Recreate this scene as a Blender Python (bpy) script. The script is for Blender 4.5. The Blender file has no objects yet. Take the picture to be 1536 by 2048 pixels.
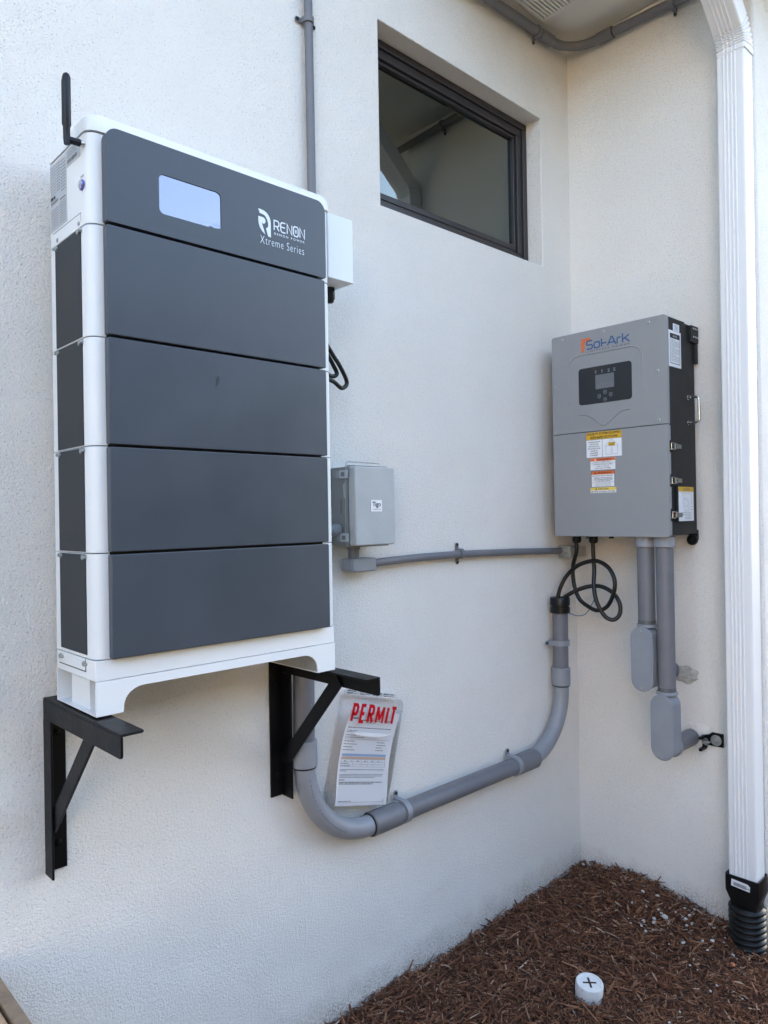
import bpy, bmesh, math, random
from mathutils import Vector, Matrix, noise
R_ = math.radians
random.seed(7)
SC = bpy.context.scene
COL = SC.collection
V = Vector

# ------------------------------------------------------------------ camera
YAW, PITCH, ROLL = 0.8147, 0.0037, -0.0168
f = V((math.cos(YAW)*math.cos(PITCH), math.sin(YAW)*math.cos(PITCH), math.sin(PITCH)))
r = f.cross(V((0, 0, 1))).normalized(); u = r.cross(f)
r2 = r*math.cos(ROLL)+u*math.sin(ROLL); u2 = -r*math.sin(ROLL)+u*math.cos(ROLL)
cd = bpy.data.cameras.new('camera'); cam = bpy.data.objects.new('camera', cd); COL.objects.link(cam)
m = Matrix((r2, u2, -f)).transposed().to_4x4(); m.translation = V((-2.7092, -1.7031, 1.55))
cam.matrix_world = m
cd.sensor_fit = 'HORIZONTAL'; cd.sensor_width = 36; cd.lens = 36*1473.1/1536
cd.clip_start = .02; cd.clip_end = 2000
SC.camera = cam

# ------------------------------------------------------------------ light
SUN_EL, SUN_AZ = R_(21), R_(18)          # direction to the sun, azimuth from +x toward +y (behind the house)
SUN_STRENGTH, SKY_STRENGTH, EXPOSURE = 3.5, .15, 2.93
w = bpy.data.worlds.new('World'); SC.world = w; w.use_nodes = True
nt = w.node_tree; bg = nt.nodes['Background']
sky = nt.nodes.new('ShaderNodeTexSky'); sky.sky_type = 'NISHITA'; sky.sun_disc = False
sky.sun_elevation = SUN_EL; sky.sun_rotation = R_(90)-SUN_AZ
sky.air_density = 1.0; sky.dust_density = 2.0; sky.ozone_density = 1.0
veil = nt.nodes.new('ShaderNodeHueSaturation'); veil.inputs['Saturation'].default_value = .88      # thin high haze
nt.links.new(sky.outputs[0], veil.inputs['Color']); nt.links.new(veil.outputs[0], bg.inputs[0]); bg.inputs[1].default_value = SKY_STRENGTH
sd = bpy.data.lights.new('sun', 'SUN'); sd.energy = SUN_STRENGTH; sd.angle = R_(.5); sd.color = (1, .93, .82)
so = bpy.data.objects.new('sun', sd); COL.objects.link(so)
dsun = V((math.cos(SUN_AZ)*math.cos(SUN_EL), math.sin(SUN_AZ)*math.cos(SUN_EL), math.sin(SUN_EL)))
so.rotation_euler = dsun.to_track_quat('Z', 'Y').to_euler(); so.location = dsun*20
SC.view_settings.view_transform = 'Standard'; SC.view_settings.look = 'None'
SC.view_settings.exposure = EXPOSURE; SC.view_settings.gamma = 1

# ------------------------------------------------------------------ materials
def mat(name, col, rough=.5, metal=0, spec=.5, bump=None, var=0, varscale=8, coat=0, spots=None, trans=0):
    """bump = (scale, distance, detail); var = tonal mottling amount; spots = (scale, size, colour, amount)"""
    M = bpy.data.materials.new(name); M.use_nodes = True
    n, l = M.node_tree.nodes, M.node_tree.links
    p = n['Principled BSDF']
    p.inputs['Base Color'].default_value = (*col, 1); p.inputs['Roughness'].default_value = rough
    p.inputs['Metallic'].default_value = metal; p.inputs['Specular IOR Level'].default_value = spec
    p.inputs['Coat Weight'].default_value = coat
    p.inputs['Transmission Weight'].default_value = trans
    tc = n.new('ShaderNodeTexCoord'); out = None
    if var:
        nz = n.new('ShaderNodeTexNoise'); nz.inputs['Scale'].default_value = varscale; nz.inputs['Detail'].default_value = 6
        nz.inputs['Roughness'].default_value = .65
        l.new(tc.outputs['Object'], nz.inputs['Vector'])
        mr = n.new('ShaderNodeMapRange'); mr.inputs['From Min'].default_value = .3; mr.inputs['From Max'].default_value = .7
        mr.inputs['To Min'].default_value = 1-var; mr.inputs['To Max'].default_value = 1+var
        l.new(nz.outputs['Fac'], mr.inputs['Value'])
        mx = n.new('ShaderNodeVectorMath'); mx.operation = 'SCALE'; mx.inputs[0].default_value = col
        l.new(mr.outputs[0], mx.inputs['Scale']); out = mx.outputs[0]
        mr2 = n.new('ShaderNodeMapRange'); mr2.inputs['From Min'].default_value = .3; mr2.inputs['From Max'].default_value = .7
        mr2.inputs['To Min'].default_value = rough-.06; mr2.inputs['To Max'].default_value = rough+.06
        l.new(nz.outputs['Fac'], mr2.inputs['Value']); l.new(mr2.outputs[0], p.inputs['Roughness'])
    if spots:
        sc, size, sc_col, amt = spots
        vo = n.new('ShaderNodeTexVoronoi'); vo.inputs['Scale'].default_value = sc
        l.new(tc.outputs['Object'], vo.inputs['Vector'])
        wn = n.new('ShaderNodeTexNoise'); wn.inputs['Scale'].default_value = sc*3; l.new(tc.outputs['Object'], wn.inputs['Vector'])
        ad = n.new('ShaderNodeMath'); ad.operation = 'MULTIPLY_ADD'; l.new(wn.outputs['Fac'], ad.inputs[0]); ad.inputs[1].default_value = .25
        l.new(vo.outputs['Distance'], ad.inputs[2])
        ramp = n.new('ShaderNodeMapRange'); ramp.inputs['From Min'].default_value = size+.1; ramp.inputs['From Max'].default_value = size+.14
        ramp.inputs['To Min'].default_value = amt; ramp.inputs['To Max'].default_value = 0
        l.new(ad.outputs[0], ramp.inputs['Value'])
        # only some cells carry a spot
        sep = n.new('ShaderNodeSeparateColor'); l.new(vo.outputs['Color'], sep.inputs[0])
        gt = n.new('ShaderNodeMath'); gt.operation = 'GREATER_THAN'; gt.inputs[1].default_value = .72; l.new(sep.outputs[0], gt.inputs[0])
        mu = n.new('ShaderNodeMath'); mu.operation = 'MULTIPLY'; l.new(gt.outputs[0], mu.inputs[0]); l.new(ramp.outputs[0], mu.inputs[1])
        mix = n.new('ShaderNodeMix'); mix.data_type = 'RGBA'
        l.new(mu.outputs[0], mix.inputs['Factor'])
        if out: l.new(out, mix.inputs['A'])
        else: mix.inputs['A'].default_value = (*col, 1)
        mix.inputs['B'].default_value = (*sc_col, 1); out = mix.outputs['Result']
    if out: l.new(out, p.inputs['Base Color'])
    if bump:
        nz = n.new('ShaderNodeTexNoise'); nz.inputs['Scale'].default_value = bump[0]; nz.inputs['Detail'].default_value = bump[2]
        l.new(tc.outputs['Object'], nz.inputs['Vector'])
        b = n.new('ShaderNodeBump'); b.inputs['Distance'].default_value = bump[1]
        l.new(nz.outputs['Fac'], b.inputs['Height']); l.new(b.outputs[0], p.inputs['Normal'])
    return M

def stucco(name, col):
    M = bpy.data.materials.new(name); M.use_nodes = True
    n, l = M.node_tree.nodes, M.node_tree.links; p = n['Principled BSDF']
    p.inputs['Roughness'].default_value = .75; p.inputs['Specular IOR Level'].default_value = .35
    tc = n.new('ShaderNodeTexCoord')
    def nz(s, d, ro=.5):
        x = n.new('ShaderNodeTexNoise'); x.inputs['Scale'].default_value = s; x.inputs['Detail'].default_value = d
        x.inputs['Roughness'].default_value = ro; l.new(tc.outputs['Object'], x.inputs['Vector']); return x.outputs['Fac']
    def mr(v, a, b, c, d):
        x = n.new('ShaderNodeMapRange'); l.new(v, x.inputs['Value'])
        for k, q in zip(('From Min', 'From Max', 'To Min', 'To Max'), (a, b, c, d)): x.inputs[k].default_value = q
        return x.outputs[0]
    def ma(op, a, b, c=None):
        x = n.new('ShaderNodeMath'); x.operation = op
        for i, q in enumerate((a, b, c)):
            if q is None: continue
            if isinstance(q, (int, float)): x.inputs[i].default_value = q
            else: l.new(q, x.inputs[i])
        return x.outputs[0]
    grain = nz(230, 2, .6); lump = nz(120, 2); blotch = nz(1.3, 5, .6)
    pock = nz(270, 1)
    pockm = mr(pock, .29, .35, 1, 0)                      # sparse pinholes of the sand float finish
    h = ma('MULTIPLY_ADD', lump, .8, grain); h = ma('MULTIPLY_ADD', pockm, -.6, h)
    h = ma('MULTIPLY_ADD', nz(4, 2), 6, h)                # hand-trowelled waviness
    b = n.new('ShaderNodeBump'); b.inputs['Distance'].default_value = .0027; b.inputs['Strength'].default_value = 1
    l.new(h, b.inputs['Height']); l.new(b.outputs[0], p.inputs['Normal'])
    # darker pinholes, faint blotches and rare scuffs that stay with the plaster
    t = ma('MULTIPLY', mr(blotch, .3, .7, .955, 1.03), mr(pockm, 0, 1, 1, .66))
    scuff = mr(nz(9, 6, .75), .705, .735, 0, .45)
    fine = mr(nz(60, 3), .42, .6, 0, 1)
    t = ma('MULTIPLY', t, ma('MULTIPLY_ADD', ma('MULTIPLY', scuff, fine), -1, 1))
    mx = n.new('ShaderNodeVectorMath'); mx.operation = 'SCALE'; mx.inputs[0].default_value = col; l.new(t, mx.inputs['Scale'])
    # soil splashed on the lowest centimetres of the plaster
    sp = n.new('ShaderNodeSeparateXYZ'); l.new(tc.outputs['Object'], sp.inputs[0])
    zed = ma('MULTIPLY_ADD', nz(14, 5, .7), -.16, sp.outputs['Z'])
    sm = ma('MULTIPLY', mr(zed, -.02, .09, .75, 0), mr(nz(150, 3, .7), .42, .60, .15, 1))
    dm_ = n.new('ShaderNodeMix'); dm_.data_type = 'RGBA'; l.new(sm, dm_.inputs['Factor']); l.new(mx.outputs[0], dm_.inputs['A']); dm_.inputs['B'].default_value = (.20, .14, .10, 1)
    l.new(dm_.outputs['Result'], p.inputs['Base Color'])
    return M

def clear(name, tint, haze=0., rough=.02, ior=1.5, hazecol=(.8, .8, .8), gcol=(1, 1, 1)):
    M = bpy.data.materials.new(name); M.use_nodes = True
    n, l = M.node_tree.nodes, M.node_tree.links; n.remove(n['Principled BSDF'])
    o = n['Material Output']
    t = n.new('ShaderNodeBsdfTransparent'); t.inputs[0].default_value = (*tint, 1)
    g = n.new('ShaderNodeBsdfGlossy'); g.inputs['Roughness'].default_value = rough; g.inputs[0].default_value = (*gcol, 1)
    fr = n.new('ShaderNodeFresnel'); fr.inputs['IOR'].default_value = ior
    mx = n.new('ShaderNodeMixShader'); l.new(fr.outputs[0], mx.inputs[0])
    base = t.outputs[0]
    if haze:
        d = n.new('ShaderNodeBsdfDiffuse'); d.inputs[0].default_value = (*hazecol, 1)
        m2 = n.new('ShaderNodeMixShader'); m2.inputs[0].default_value = haze
        l.new(t.outputs[0], m2.inputs[1]); l.new(d.outputs[0], m2.inputs[2]); base = m2.outputs[0]
    l.new(base, mx.inputs[1]); l.new(g.outputs[0], mx.inputs[2]); l.new(mx.outputs[0], o.inputs[0])
    return M

def chipmat(name, rough=.9):
    M = bpy.data.materials.new(name); M.use_nodes = True
    n, l = M.node_tree.nodes, M.node_tree.links; p = n['Principled BSDF']
    a = n.new('ShaderNodeAttribute'); a.attribute_name = 'tone'
    tc = n.new('ShaderNodeTexCoord'); nz = n.new('ShaderNodeTexNoise'); nz.inputs['Scale'].default_value = 300
    l.new(tc.outputs['Object'], nz.inputs['Vector'])
    mr = n.new('ShaderNodeMapRange'); mr.inputs['To Min'].default_value = .6; mr.inputs['To Max'].default_value = 1.4
    l.new(nz.outputs['Fac'], mr.inputs['Value'])
    mx = n.new('ShaderNodeVectorMath'); mx.operation = 'SCALE'; l.new(a.outputs['Color'], mx.inputs[0]); l.new(mr.outputs[0], mx.inputs['Scale'])
    l.new(mx.outputs[0], p.inputs['Base Color']); p.inputs['Roughness'].default_value = rough
    p.inputs['Specular IOR Level'].default_value = .25
    return M

STUCCO = stucco('stucco_white', (.80, .775, .735))
LEAF = mat('shade_hedge_leaf', (.045, .07, .025), .6, var=.4, varscale=3)
LEAFD = mat('shade_hedge_core', (.012, .018, .008), .9)
SHADE_HEDGE_H = 4.9
CREAM = mat('reflector_cream', (.70, .52, .32), .85, bump=(60, .003, 3), var=.05, varscale=2)
SOFFIT = mat('soffit_paint', (.72, .71, .68), .6, bump=(150, .0004, 2))
WHITE = mat('powder_white', (.77, .79, .80), .38, bump=(900, .00006, 2), var=.015, varscale=3)
GALV = mat('galvanised', (.52, .54, .55), .38, metal=.85, var=.12, varscale=25)
CHAR = mat('charcoal_panel', (.046, .057, .076), .36, bump=(1400, .00005, 2), var=.10, varscale=5)
CHARD = mat('charcoal_perforated', (.024, .027, .032), .6, bump=(900, .0002, 1))
GAP = mat('seam_black', (.01, .01, .01), .8)
BLK = mat('black_paint', (.0035, .0035, .0045), .42, spec=.22, bump=(120, .0006, 3), var=.3, varscale=14, spots=(70, .04, (.07, .06, .055), .35))
BPL = mat('black_plastic', (.006, .006, .007), .36, spec=.35)
RUB = mat('black_cable', (.005, .005, .005), .3, spec=.4, bump=(300, .0002, 2))
PVC = mat('grey_pvc', (.150, .151, .166), .42, var=.09, varscale=12, bump=(60, .0003, 3), spots=(22, .05, (.30, .30, .32), .35))
PVCL = mat('grey_pvc_fitting', (.250, .262, .290), .40, var=.06, varscale=18, bump=(140, .0003, 3))
PVCD = mat('pvc_glue_stain', (.10, .10, .10), .5, var=.3, varscale=60)
TIGO = mat('grey_polycarbonate', (.40, .425, .44), .35, bump=(260, .0001, 3), var=.05, varscale=18, spots=(70, .03, (.62, .64, .65), .5))
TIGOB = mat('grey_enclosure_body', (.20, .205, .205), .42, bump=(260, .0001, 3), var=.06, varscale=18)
INVG = mat('inverter_grey', (.262, .268, .275), .45, bump=(1200, .00006, 2), var=.02)
INVB = mat('inverter_black', (.017, .016, .016), .5, spec=.35, bump=(700, .0001, 2), var=.1, varscale=9)
STEEL = mat('stainless', (.62, .61, .58), .22, metal=1)
ZINC = mat('zinc_plated', (.45, .47, .46), .42, metal=.9, var=.2, varscale=60)
FRAME = mat('bronze_frame', (.030, .025, .026), .38, bump=(500, .0001, 2), var=.15, varscale=20)
GLASS = clear('window_glass', (.30, .34, .33), ior=2.3, rough=.004, gcol=(.92, 1, .96))
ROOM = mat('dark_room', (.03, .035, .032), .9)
DSP = mat('downspout_white', (.80, .795, .80), .42)
CORR = mat('black_hdpe', (.009, .009, .009), .36, spec=.25, var=.3, varscale=20, spots=(60, .04, (.25, .22, .18), .5))
PAPER = mat('white_paper', (.90, .90, .93), .7)
LABW = mat('label_white', (.78, .79, .82), .4)
LABG = mat('label_silver', (.46, .49, .52), .4)
INK = mat('ink_black', (.015, .015, .018), .5)
INKG = mat('ink_grey', (.16, .165, .18), .6)
RED = mat('permit_red', (.50, .004, .012), .6, spec=.15)
YEL = mat('label_yellow', (.66, .38, .015), .45)
YEL2 = mat('label_pale_yellow', (.75, .56, .08), .45)
ORG = mat('label_orange', (.72, .15, .03), .45)
LOGO_O = mat('logo_orange', (.62, .14, .04), .5, var=.3, varscale=160)
LOGO_B = mat('logo_blue', (.012, .075, .22), .5)
TBLUE = mat('table_blue', (.36, .50, .72), .7)
TTAN = mat('table_tan', (.72, .50, .38), .7)
PRINTW = mat('print_white', (.72, .80, .88), .5)
SCREEN = mat('screen_film', (.25, .275, .345), .09, metal=.6, coat=.5)
LCD = mat('lcd_grey', (.13, .14, .155), .3)
LCDL = mat('lcd_marks', (.24, .26, .28), .4)
PANELB = mat('membrane_black', (.012, .014, .018), .3)
BLUEC = mat('blue_wire', (.02, .16, .38), .4)
CAPW = mat('pvc_white_dirty', (.70, .70, .68), .5, var=.06, varscale=40, spots=(60, .12, (.30, .22, .15), .7), bump=(200, .0003, 3))
WOOD = mat('weathered_board', (.26, .185, .125), .7, var=.35, varscale=22, bump=(60, .001, 4))
WOODT = mat('tan_board', (.40, .25, .15), .7, var=.4, varscale=16, bump=(60, .001, 4))
MORT = mat('grey_mortar', (.44, .43, .40), .9, var=.35, varscale=45, bump=(90, .006, 5))
PLAST = mat('white_patch_plaster', (.72, .70, .66), .9, var=.08, varscale=40, bump=(120, .003, 4))
SOIL = mat('soil_brown', (.035, .020, .014), .95, var=.4, varscale=40, bump=(70, .01, 5))
CHIP = chipmat('mulch_chip')
STONE = mat('pebble_white', (.50, .465, .43), .8, var=.12, varscale=60, bump=(200, .0006, 4))
CLAY = mat('orange_clay', (.62, .20, .09), .8, var=.2, varscale=80)
PLASTIC = clear('clear_plastic', (.985, .985, .99), haze=.03, rough=.05, ior=1.28, hazecol=(.8, .82, .86))
GLARE = clear('painted_glare', (.98, .98, .98), haze=.75, rough=.08, ior=1.4, hazecol=(.95, .96, .97))  # milky white haze painted as a glare highlight on the sleeve
ROOFM = mat('roof_shingle', (.16, .14, .13), .9, var=.2, varscale=6)
POWERB = mat('button_steel', (.50, .52, .60), .25, metal=.9)
POWERL = mat('button_ring_blue', (.10, .10, .42), .3)
ANT = mat('antenna_rubber', (.010, .011, .018), .45, spec=.35)

# ------------------------------------------------------------------ mesh builder
class MB:
    def __init__(s): s.v = []; s.f = []; s.m = []; s.mats = []
    def mi(s, M):
        if M not in s.mats: s.mats.append(M)
        return s.mats.index(M)
    def add(s, vs, fs, M):
        k = len(s.v); i = s.mi(M); s.v += [tuple(x) for x in vs]
        for q in fs: s.f.append(tuple(k+a for a in q)); s.m.append(i)
        return s
    def box(s, x0, x1, y0, y1, z0, z1, M):
        x0, x1 = sorted((x0, x1)); y0, y1 = sorted((y0, y1)); z0, z1 = sorted((z0, z1))
        return s.add([(x0, y0, z0), (x1, y0, z0), (x1, y1, z0), (x0, y1, z0), (x0, y0, z1), (x1, y0, z1), (x1, y1, z1), (x0, y1, z1)],
                     [(0, 3, 2, 1), (4, 5, 6, 7), (0, 1, 5, 4), (1, 2, 6, 5), (2, 3, 7, 6), (3, 0, 4, 7)], M)
    def quad(s, a, b, c, d, M): return s.add([a, b, c, d], [(0, 1, 2, 3)], M)
    def prism(s, pts, axis, a, b, M):
        """pts 2D outline (counter-clockwise seen from +axis for a<b) extruded along axis: x -> (y,z); y -> (x,z); z -> (x,y)"""
        def P(p, t): return {'x': (t, p[0], p[1]), 'y': (p[0], t, p[1]), 'z': (p[0], p[1], t)}[axis]
        n = len(pts); vs = [P(p, a) for p in pts]+[P(p, b) for p in pts]
        fs = [tuple(reversed(range(n))), tuple(range(n, 2*n))]+[(i, (i+1) % n, n+(i+1) % n, n+i) for i in range(n)]
        return s.add(vs, fs, M)
    def lathe(s, prof, o, d, M, n=32, cap=True):
        """prof = [(radius, height)] along direction d from o"""
        o = V(o); d = V(d).normalized(); a = d.orthogonal().normalized(); b = d.cross(a)
        vs = []; fs = []
        for (rr, h) in prof:
            for k in range(n):
                t = 2*math.pi*k/n; vs.append(o+d*h+(a*math.cos(t)+b*math.sin(t))*rr)
        for i in range(len(prof)-1):
            for k in range(n):
                k2 = (k+1) % n; fs.append((i*n+k, i*n+k2, (i+1)*n+k2, (i+1)*n+k))
        if cap: fs.append(tuple(reversed(range(n)))); fs.append(tuple(range((len(prof)-1)*n, len(prof)*n)))
        return s.add(vs, fs, M)
    def cyl(s, a, b, rr, M, n=32):
        a, b = V(a), V(b); L = (b-a).length; return s.lathe([(rr, 0), (rr, L)], a, b-a, M, n)
    def tube(s, path, rr, M, n=20):
        P = [V(p) for p in path]; N = len(P); vs = []; fs = []; prev = None
        for i, p in enumerate(P):
            t = (P[min(i+1, N-1)]-P[max(i-1, 0)]).normalized()
            if prev is None: a = t.orthogonal().normalized()
            else: a = (prev-t*prev.dot(t)).normalized()
            prev = a; b = t.cross(a); q = rr[i] if isinstance(rr, (list, tuple)) else rr
            for k in range(n):
                th = 2*math.pi*k/n; vs.append(p+(a*math.cos(th)+b*math.sin(th))*q)
        for i in range(N-1):
            for k in range(n):
                k2 = (k+1) % n; fs.append((i*n+k, i*n+k2, (i+1)*n+k2, (i+1)*n+k))
        fs.append(tuple(reversed(range(n)))); fs.append(tuple(range((N-1)*n, N*n)))
        return s.add(vs, fs, M)
    def build(s, name, parent=None, bevel=0, seg=2, angle=35, label=None):
        me = bpy.data.meshes.new(name); me.from_pydata(s.v, [], s.f)
        for M in s.mats: me.materials.append(M)
        me.polygons.foreach_set('material_index', s.m)
        bm = bmesh.new(); bm.from_mesh(me)
        bmesh.ops.recalc_face_normals(bm, faces=bm.faces)
        for q in bm.faces: q.smooth = True
        for e in bm.edges:
            if len(e.link_faces) == 2 and e.calc_face_angle(0) > R_(angle): e.smooth = False
        bm.to_mesh(me); bm.free()
        o = bpy.data.objects.new(name, me); COL.objects.link(o)
        if bevel:
            b = o.modifiers.new('bevel', 'BEVEL'); b.width = bevel; b.segments = seg; b.limit_method = 'ANGLE'; b.angle_limit = R_(40); b.harden_normals = True
        if parent is not None:
            o.parent = parent
            if parent.type == 'EMPTY': o.matrix_parent_inverse = Matrix.Translation(-V(parent.location))
        if label: o['label'] = label
        return o

def tag(o, label=None, cat=None, group=None, kind=None):
    if label: o['label'] = label
    if cat: o['category'] = cat
    if group: o['group'] = group
    if kind: o['kind'] = kind
    return o
def thing(name, loc, label, cat, group=None):
    o = bpy.data.objects.new(name, None); COL.objects.link(o); o.location = loc; o.empty_display_size = .05
    return tag(o, label, cat, group)

def rrect(x0, x1, y0, y1, rad, n=6):
    """rounded rectangle; rad = one radius or (bl, br, tr, tl)"""
    if not isinstance(rad, (tuple, list)): rad = (rad,)*4
    out = []
    for (cx, cy, a0, q) in ((x0+rad[0], y0+rad[0], 180, rad[0]), (x1-rad[1], y0+rad[1], 270, rad[1]), (x1-rad[2], y1-rad[2], 0, rad[2]), (x0+rad[3], y1-rad[3], 90, rad[3])):
        if q < 1e-6: out.append((cx, cy)); continue
        for k in range(n+1):
            t = R_(a0+90*k/n); out.append((cx+q*math.cos(t), cy+q*math.sin(t)))
    return out

def smooth_path(pts, sub=8):
    P = [V(p) for p in pts]; out = []
    for i in range(len(P)-1):
        p0 = P[max(i-1, 0)]; p1 = P[i]; p2 = P[i+1]; p3 = P[min(i+2, len(P)-1)]
        for k in range(sub):
            t = k/sub
            out.append(.5*((2*p1)+(p2-p0)*t+(2*p0-5*p1+4*p2-p3)*t*t+(3*p1-p0-3*p2+p3)*t**3))
    out.append(P[-1]); return out

# ---- flat print: 2D artwork laid on a face --------------------------------
_tc = {}
def glyphs(txt, bold=0., res=3, space=1.):
    k = (txt, bold, res, space)
    if k in _tc: return _tc[k]
    c = bpy.data.curves.new('t', 'FONT'); c.body = txt; c.size = 1; c.resolution_u = res; c.offset = bold; c.space_character = space
    o = bpy.data.objects.new('t', c); COL.objects.link(o)
    me = bpy.data.meshes.new_from_object(o.evaluated_get(bpy.context.evaluated_depsgraph_get()))
    vs = [(v.co.x, v.co.y) for v in me.vertices]; fs = [tuple(p.vertices) for p in me.polygons]
    bpy.data.objects.remove(o); bpy.data.curves.remove(c); bpy.data.meshes.remove(me)
    xs = [v[0] for v in vs]; ys = [v[1] for v in vs]
    x0, x1, y0, y1 = min(xs), max(xs), min(ys), max(ys)
    _tc[k] = ([((a-x0)/(x1-x0), (b-y0)/(y1-y0)) for a, b in vs], fs); return _tc[k]

class Flat:
    """artwork on a plane: origin O, unit axes U (right) and W (up), outward normal N"""
    def __init__(s, O, U, W, step=.0004):
        s.O, s.U, s.W = V(O), V(U).normalized(), V(W).normalized(); s.N = s.U.cross(s.W).normalized(); s.b = MB(); s.h = step; s.step = step
    def P(s, p, h): return s.O+s.U*p[0]+s.W*p[1]+s.N*h
    def lift(s): s.h += s.step; return s
    def poly(s, pts, M): s.b.add([s.P(p, s.h) for p in pts], [tuple(range(len(pts)))], M); return s
    def plate(s, pts, M):
        n = len(pts); vs = [s.P(p, 0.0001) for p in pts]+[s.P(p, s.h) for p in pts]
        s.b.add(vs, [tuple(range(n, 2*n))]+[(i, (i+1) % n, n+(i+1) % n, n+i) for i in range(n)], M); return s
    def rect(s, x0, x1, y0, y1, M): return s.poly([(x0, y0), (x1, y0), (x1, y1), (x0, y1)], M)
    def text(s, t, x0, x1, y0, y1, M, bold=0., res=3, shear=0., space=1.):
        vs, fs = glyphs(t, bold, res, space)
        s.b.add([s.P((x0+(x1-x0)*a+shear*b*(y1-y0), y0+(y1-y0)*b), s.h) for a, b in vs], fs, M); return s
    def stroke(s, pts, wd, M, closed=False, off=(0, 0), sc=1.):
        s.h += .00004          # crossing strokes never share a plane
        P = [V((p[0]*sc+off[0], p[1]*sc+off[1])) for p in pts]
        n = len(P); L = []; Rr = []
        for i in range(n):
            a = P[i-1] if (i > 0 or closed) else None; c = P[(i+1) % n] if (i < n-1 or closed) else None
            d1 = (P[i]-a).normalized() if a is not None else None; d2 = (c-P[i]).normalized() if c is not None else None
            if d1 is None: d1 = d2
            if d2 is None: d2 = d1
            n1 = V((-d1.y, d1.x)); n2 = V((-d2.y, d2.x)); nn = (n1+n2)
            nn = nn.normalized() if nn.length > 1e-6 else n1
            k = 1/max(.5, nn.dot(n1)); L.append(P[i]+nn*wd/2*k); Rr.append(P[i]-nn*wd/2*k)
        m = n if closed else n-1
        vs = [s.P(p, s.h) for p in L]+[s.P(p, s.h) for p in Rr]
        s.b.add(vs, [(i, n+i, n+(i+1) % n, (i+1) % n) for i in range(m)], M); return s
    def words(s, x0, x1, y, hh, M, wmin=.006, wmax=.016, rnd=random, ragged=True):
        """a line of print too small to read: word-length dashes broken into letters"""
        x = x0
        while x < x1:
            wl = rnd.uniform(wmin, wmax)
            e = min(x+wl, x1); t = x
            while t < e-hh*.3:
                cw = hh*rnd.uniform(.35, .6); s.rect(t, min(t+cw, e), y+hh*rnd.uniform(0, .15), y+hh*rnd.uniform(.7, 1), M); t += cw+hh*.22
            x = e+hh*.55
        return s
    def build(s, name, parent, label=None):
        # keep every face looking outward
        b = s.b; me = bpy.data.meshes.new(name); me.from_pydata(b.v, [], b.f)
        for M in b.mats: me.materials.append(M)
        me.polygons.foreach_set('material_index', b.m)
        o = bpy.data.objects.new(name, me); COL.objects.link(o)
        if parent is not None:
            o.parent = parent
            if parent.type == 'EMPTY': o.matrix_parent_inverse = Matrix.Translation(-V(parent.location))
        if label: o['label'] = label
        return o

# ================================================================== GROUND
def ground_h(x, y):
    """soil height: piled a little in the corner, falling away toward the open side"""
    a = .062*math.exp(-max(0, -y)/.9)*1.0
    a += .055*math.exp(-((x/.35)**2+((y+.22)/.22)**2))
    a += .03*math.exp(-((x+.05)/.5)**2-((y+.45)/.25)**2)
    a += .012*noise.noise((x*3.1, y*3.1, 0))+.006*noise.noise((x*9, y*9, 3))
    a += .014*math.exp(-((x+.69)**2+(y+.448)**2)/.012)
    if y < -.62 and x > -.4: a -= .02*min(1, (-.62-y)/.2)
    return a
g = MB()
xs = [-300, -80, -25, -10, -6]+[-4+.08*i for i in range(76)]+[4, 8, 25, 80, 300]
ys = [-300, -80, -25, -10, -6]+[-4+.08*i for i in range(51)]+[.5, 8, 25, 80, 300]
vs = []; fs = []
for j, yy in enumerate(ys):
    for i, xx in enumerate(xs):
        near = abs(xx) < 5 and -5 < yy < .6
        vs.append((xx, yy, ground_h(xx, yy)-.012 if near else -.02))
nx = len(xs)
for j in range(len(ys)-1):
    for i in range(nx-1): fs.append((j*nx+i, j*nx+i+1, (j+1)*nx+i+1, (j+1)*nx+i))
GR = bpy.data.materials.new('ground_cover'); GR.use_nodes = True
n, l = GR.node_tree.nodes, GR.node_tree.links; p = n['Principled BSDF']; p.inputs['Roughness'].default_value = .95
tc = n.new('ShaderNodeTexCoord'); sx = n.new('ShaderNodeVectorMath'); sx.operation = 'LENGTH'; l.new(tc.outputs['Object'], sx.inputs[0])
mr = n.new('ShaderNodeMapRange'); mr.inputs['From Min'].default_value = 4.2; mr.inputs['From Max'].default_value = 4.6; l.new(sx.outputs['Value'], mr.inputs['Value'])
nz = n.new('ShaderNodeTexNoise'); nz.inputs['Scale'].default_value = 60; nz.inputs['Detail'].default_value = 5; l.new(tc.outputs['Object'], nz.inputs['Vector'])
c1 = n.new('ShaderNodeMix'); c1.data_type = 'RGBA'; c1.inputs['A'].default_value = (.022, .011, .008, 1); c1.inputs['B'].default_value = (.11, .055, .034, 1); l.new(nz.outputs['Fac'], c1.inputs['Factor'])
c2 = n.new('ShaderNodeMix'); c2.data_type = 'RGBA'; c2.inputs['A'].default_value = (.06, .055, .035, 1); c2.inputs['B'].default_value = (.09, .085, .055, 1); l.new(nz.outputs['Fac'], c2.inputs['Factor'])
c3 = n.new('ShaderNodeMix'); c3.data_type = 'RGBA'; l.new(mr.outputs[0], c3.inputs['Factor']); l.new(c1.outputs['Result'], c3.inputs['A']); l.new(c2.outputs['Result'], c3.inputs['B'])
l.new(c3.outputs['Result'], p.inputs['Base Color'])
bp_ = n.new('ShaderNodeBump'); bp_.inputs['Distance'].default_value = .02; l.new(nz.outputs['Fac'], bp_.inputs['Height']); l.new(bp_.outputs[0], p.inputs['Normal'])
g.add(vs, fs, GR); go = g.build('ground'); tag(go, kind='structure')

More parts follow.
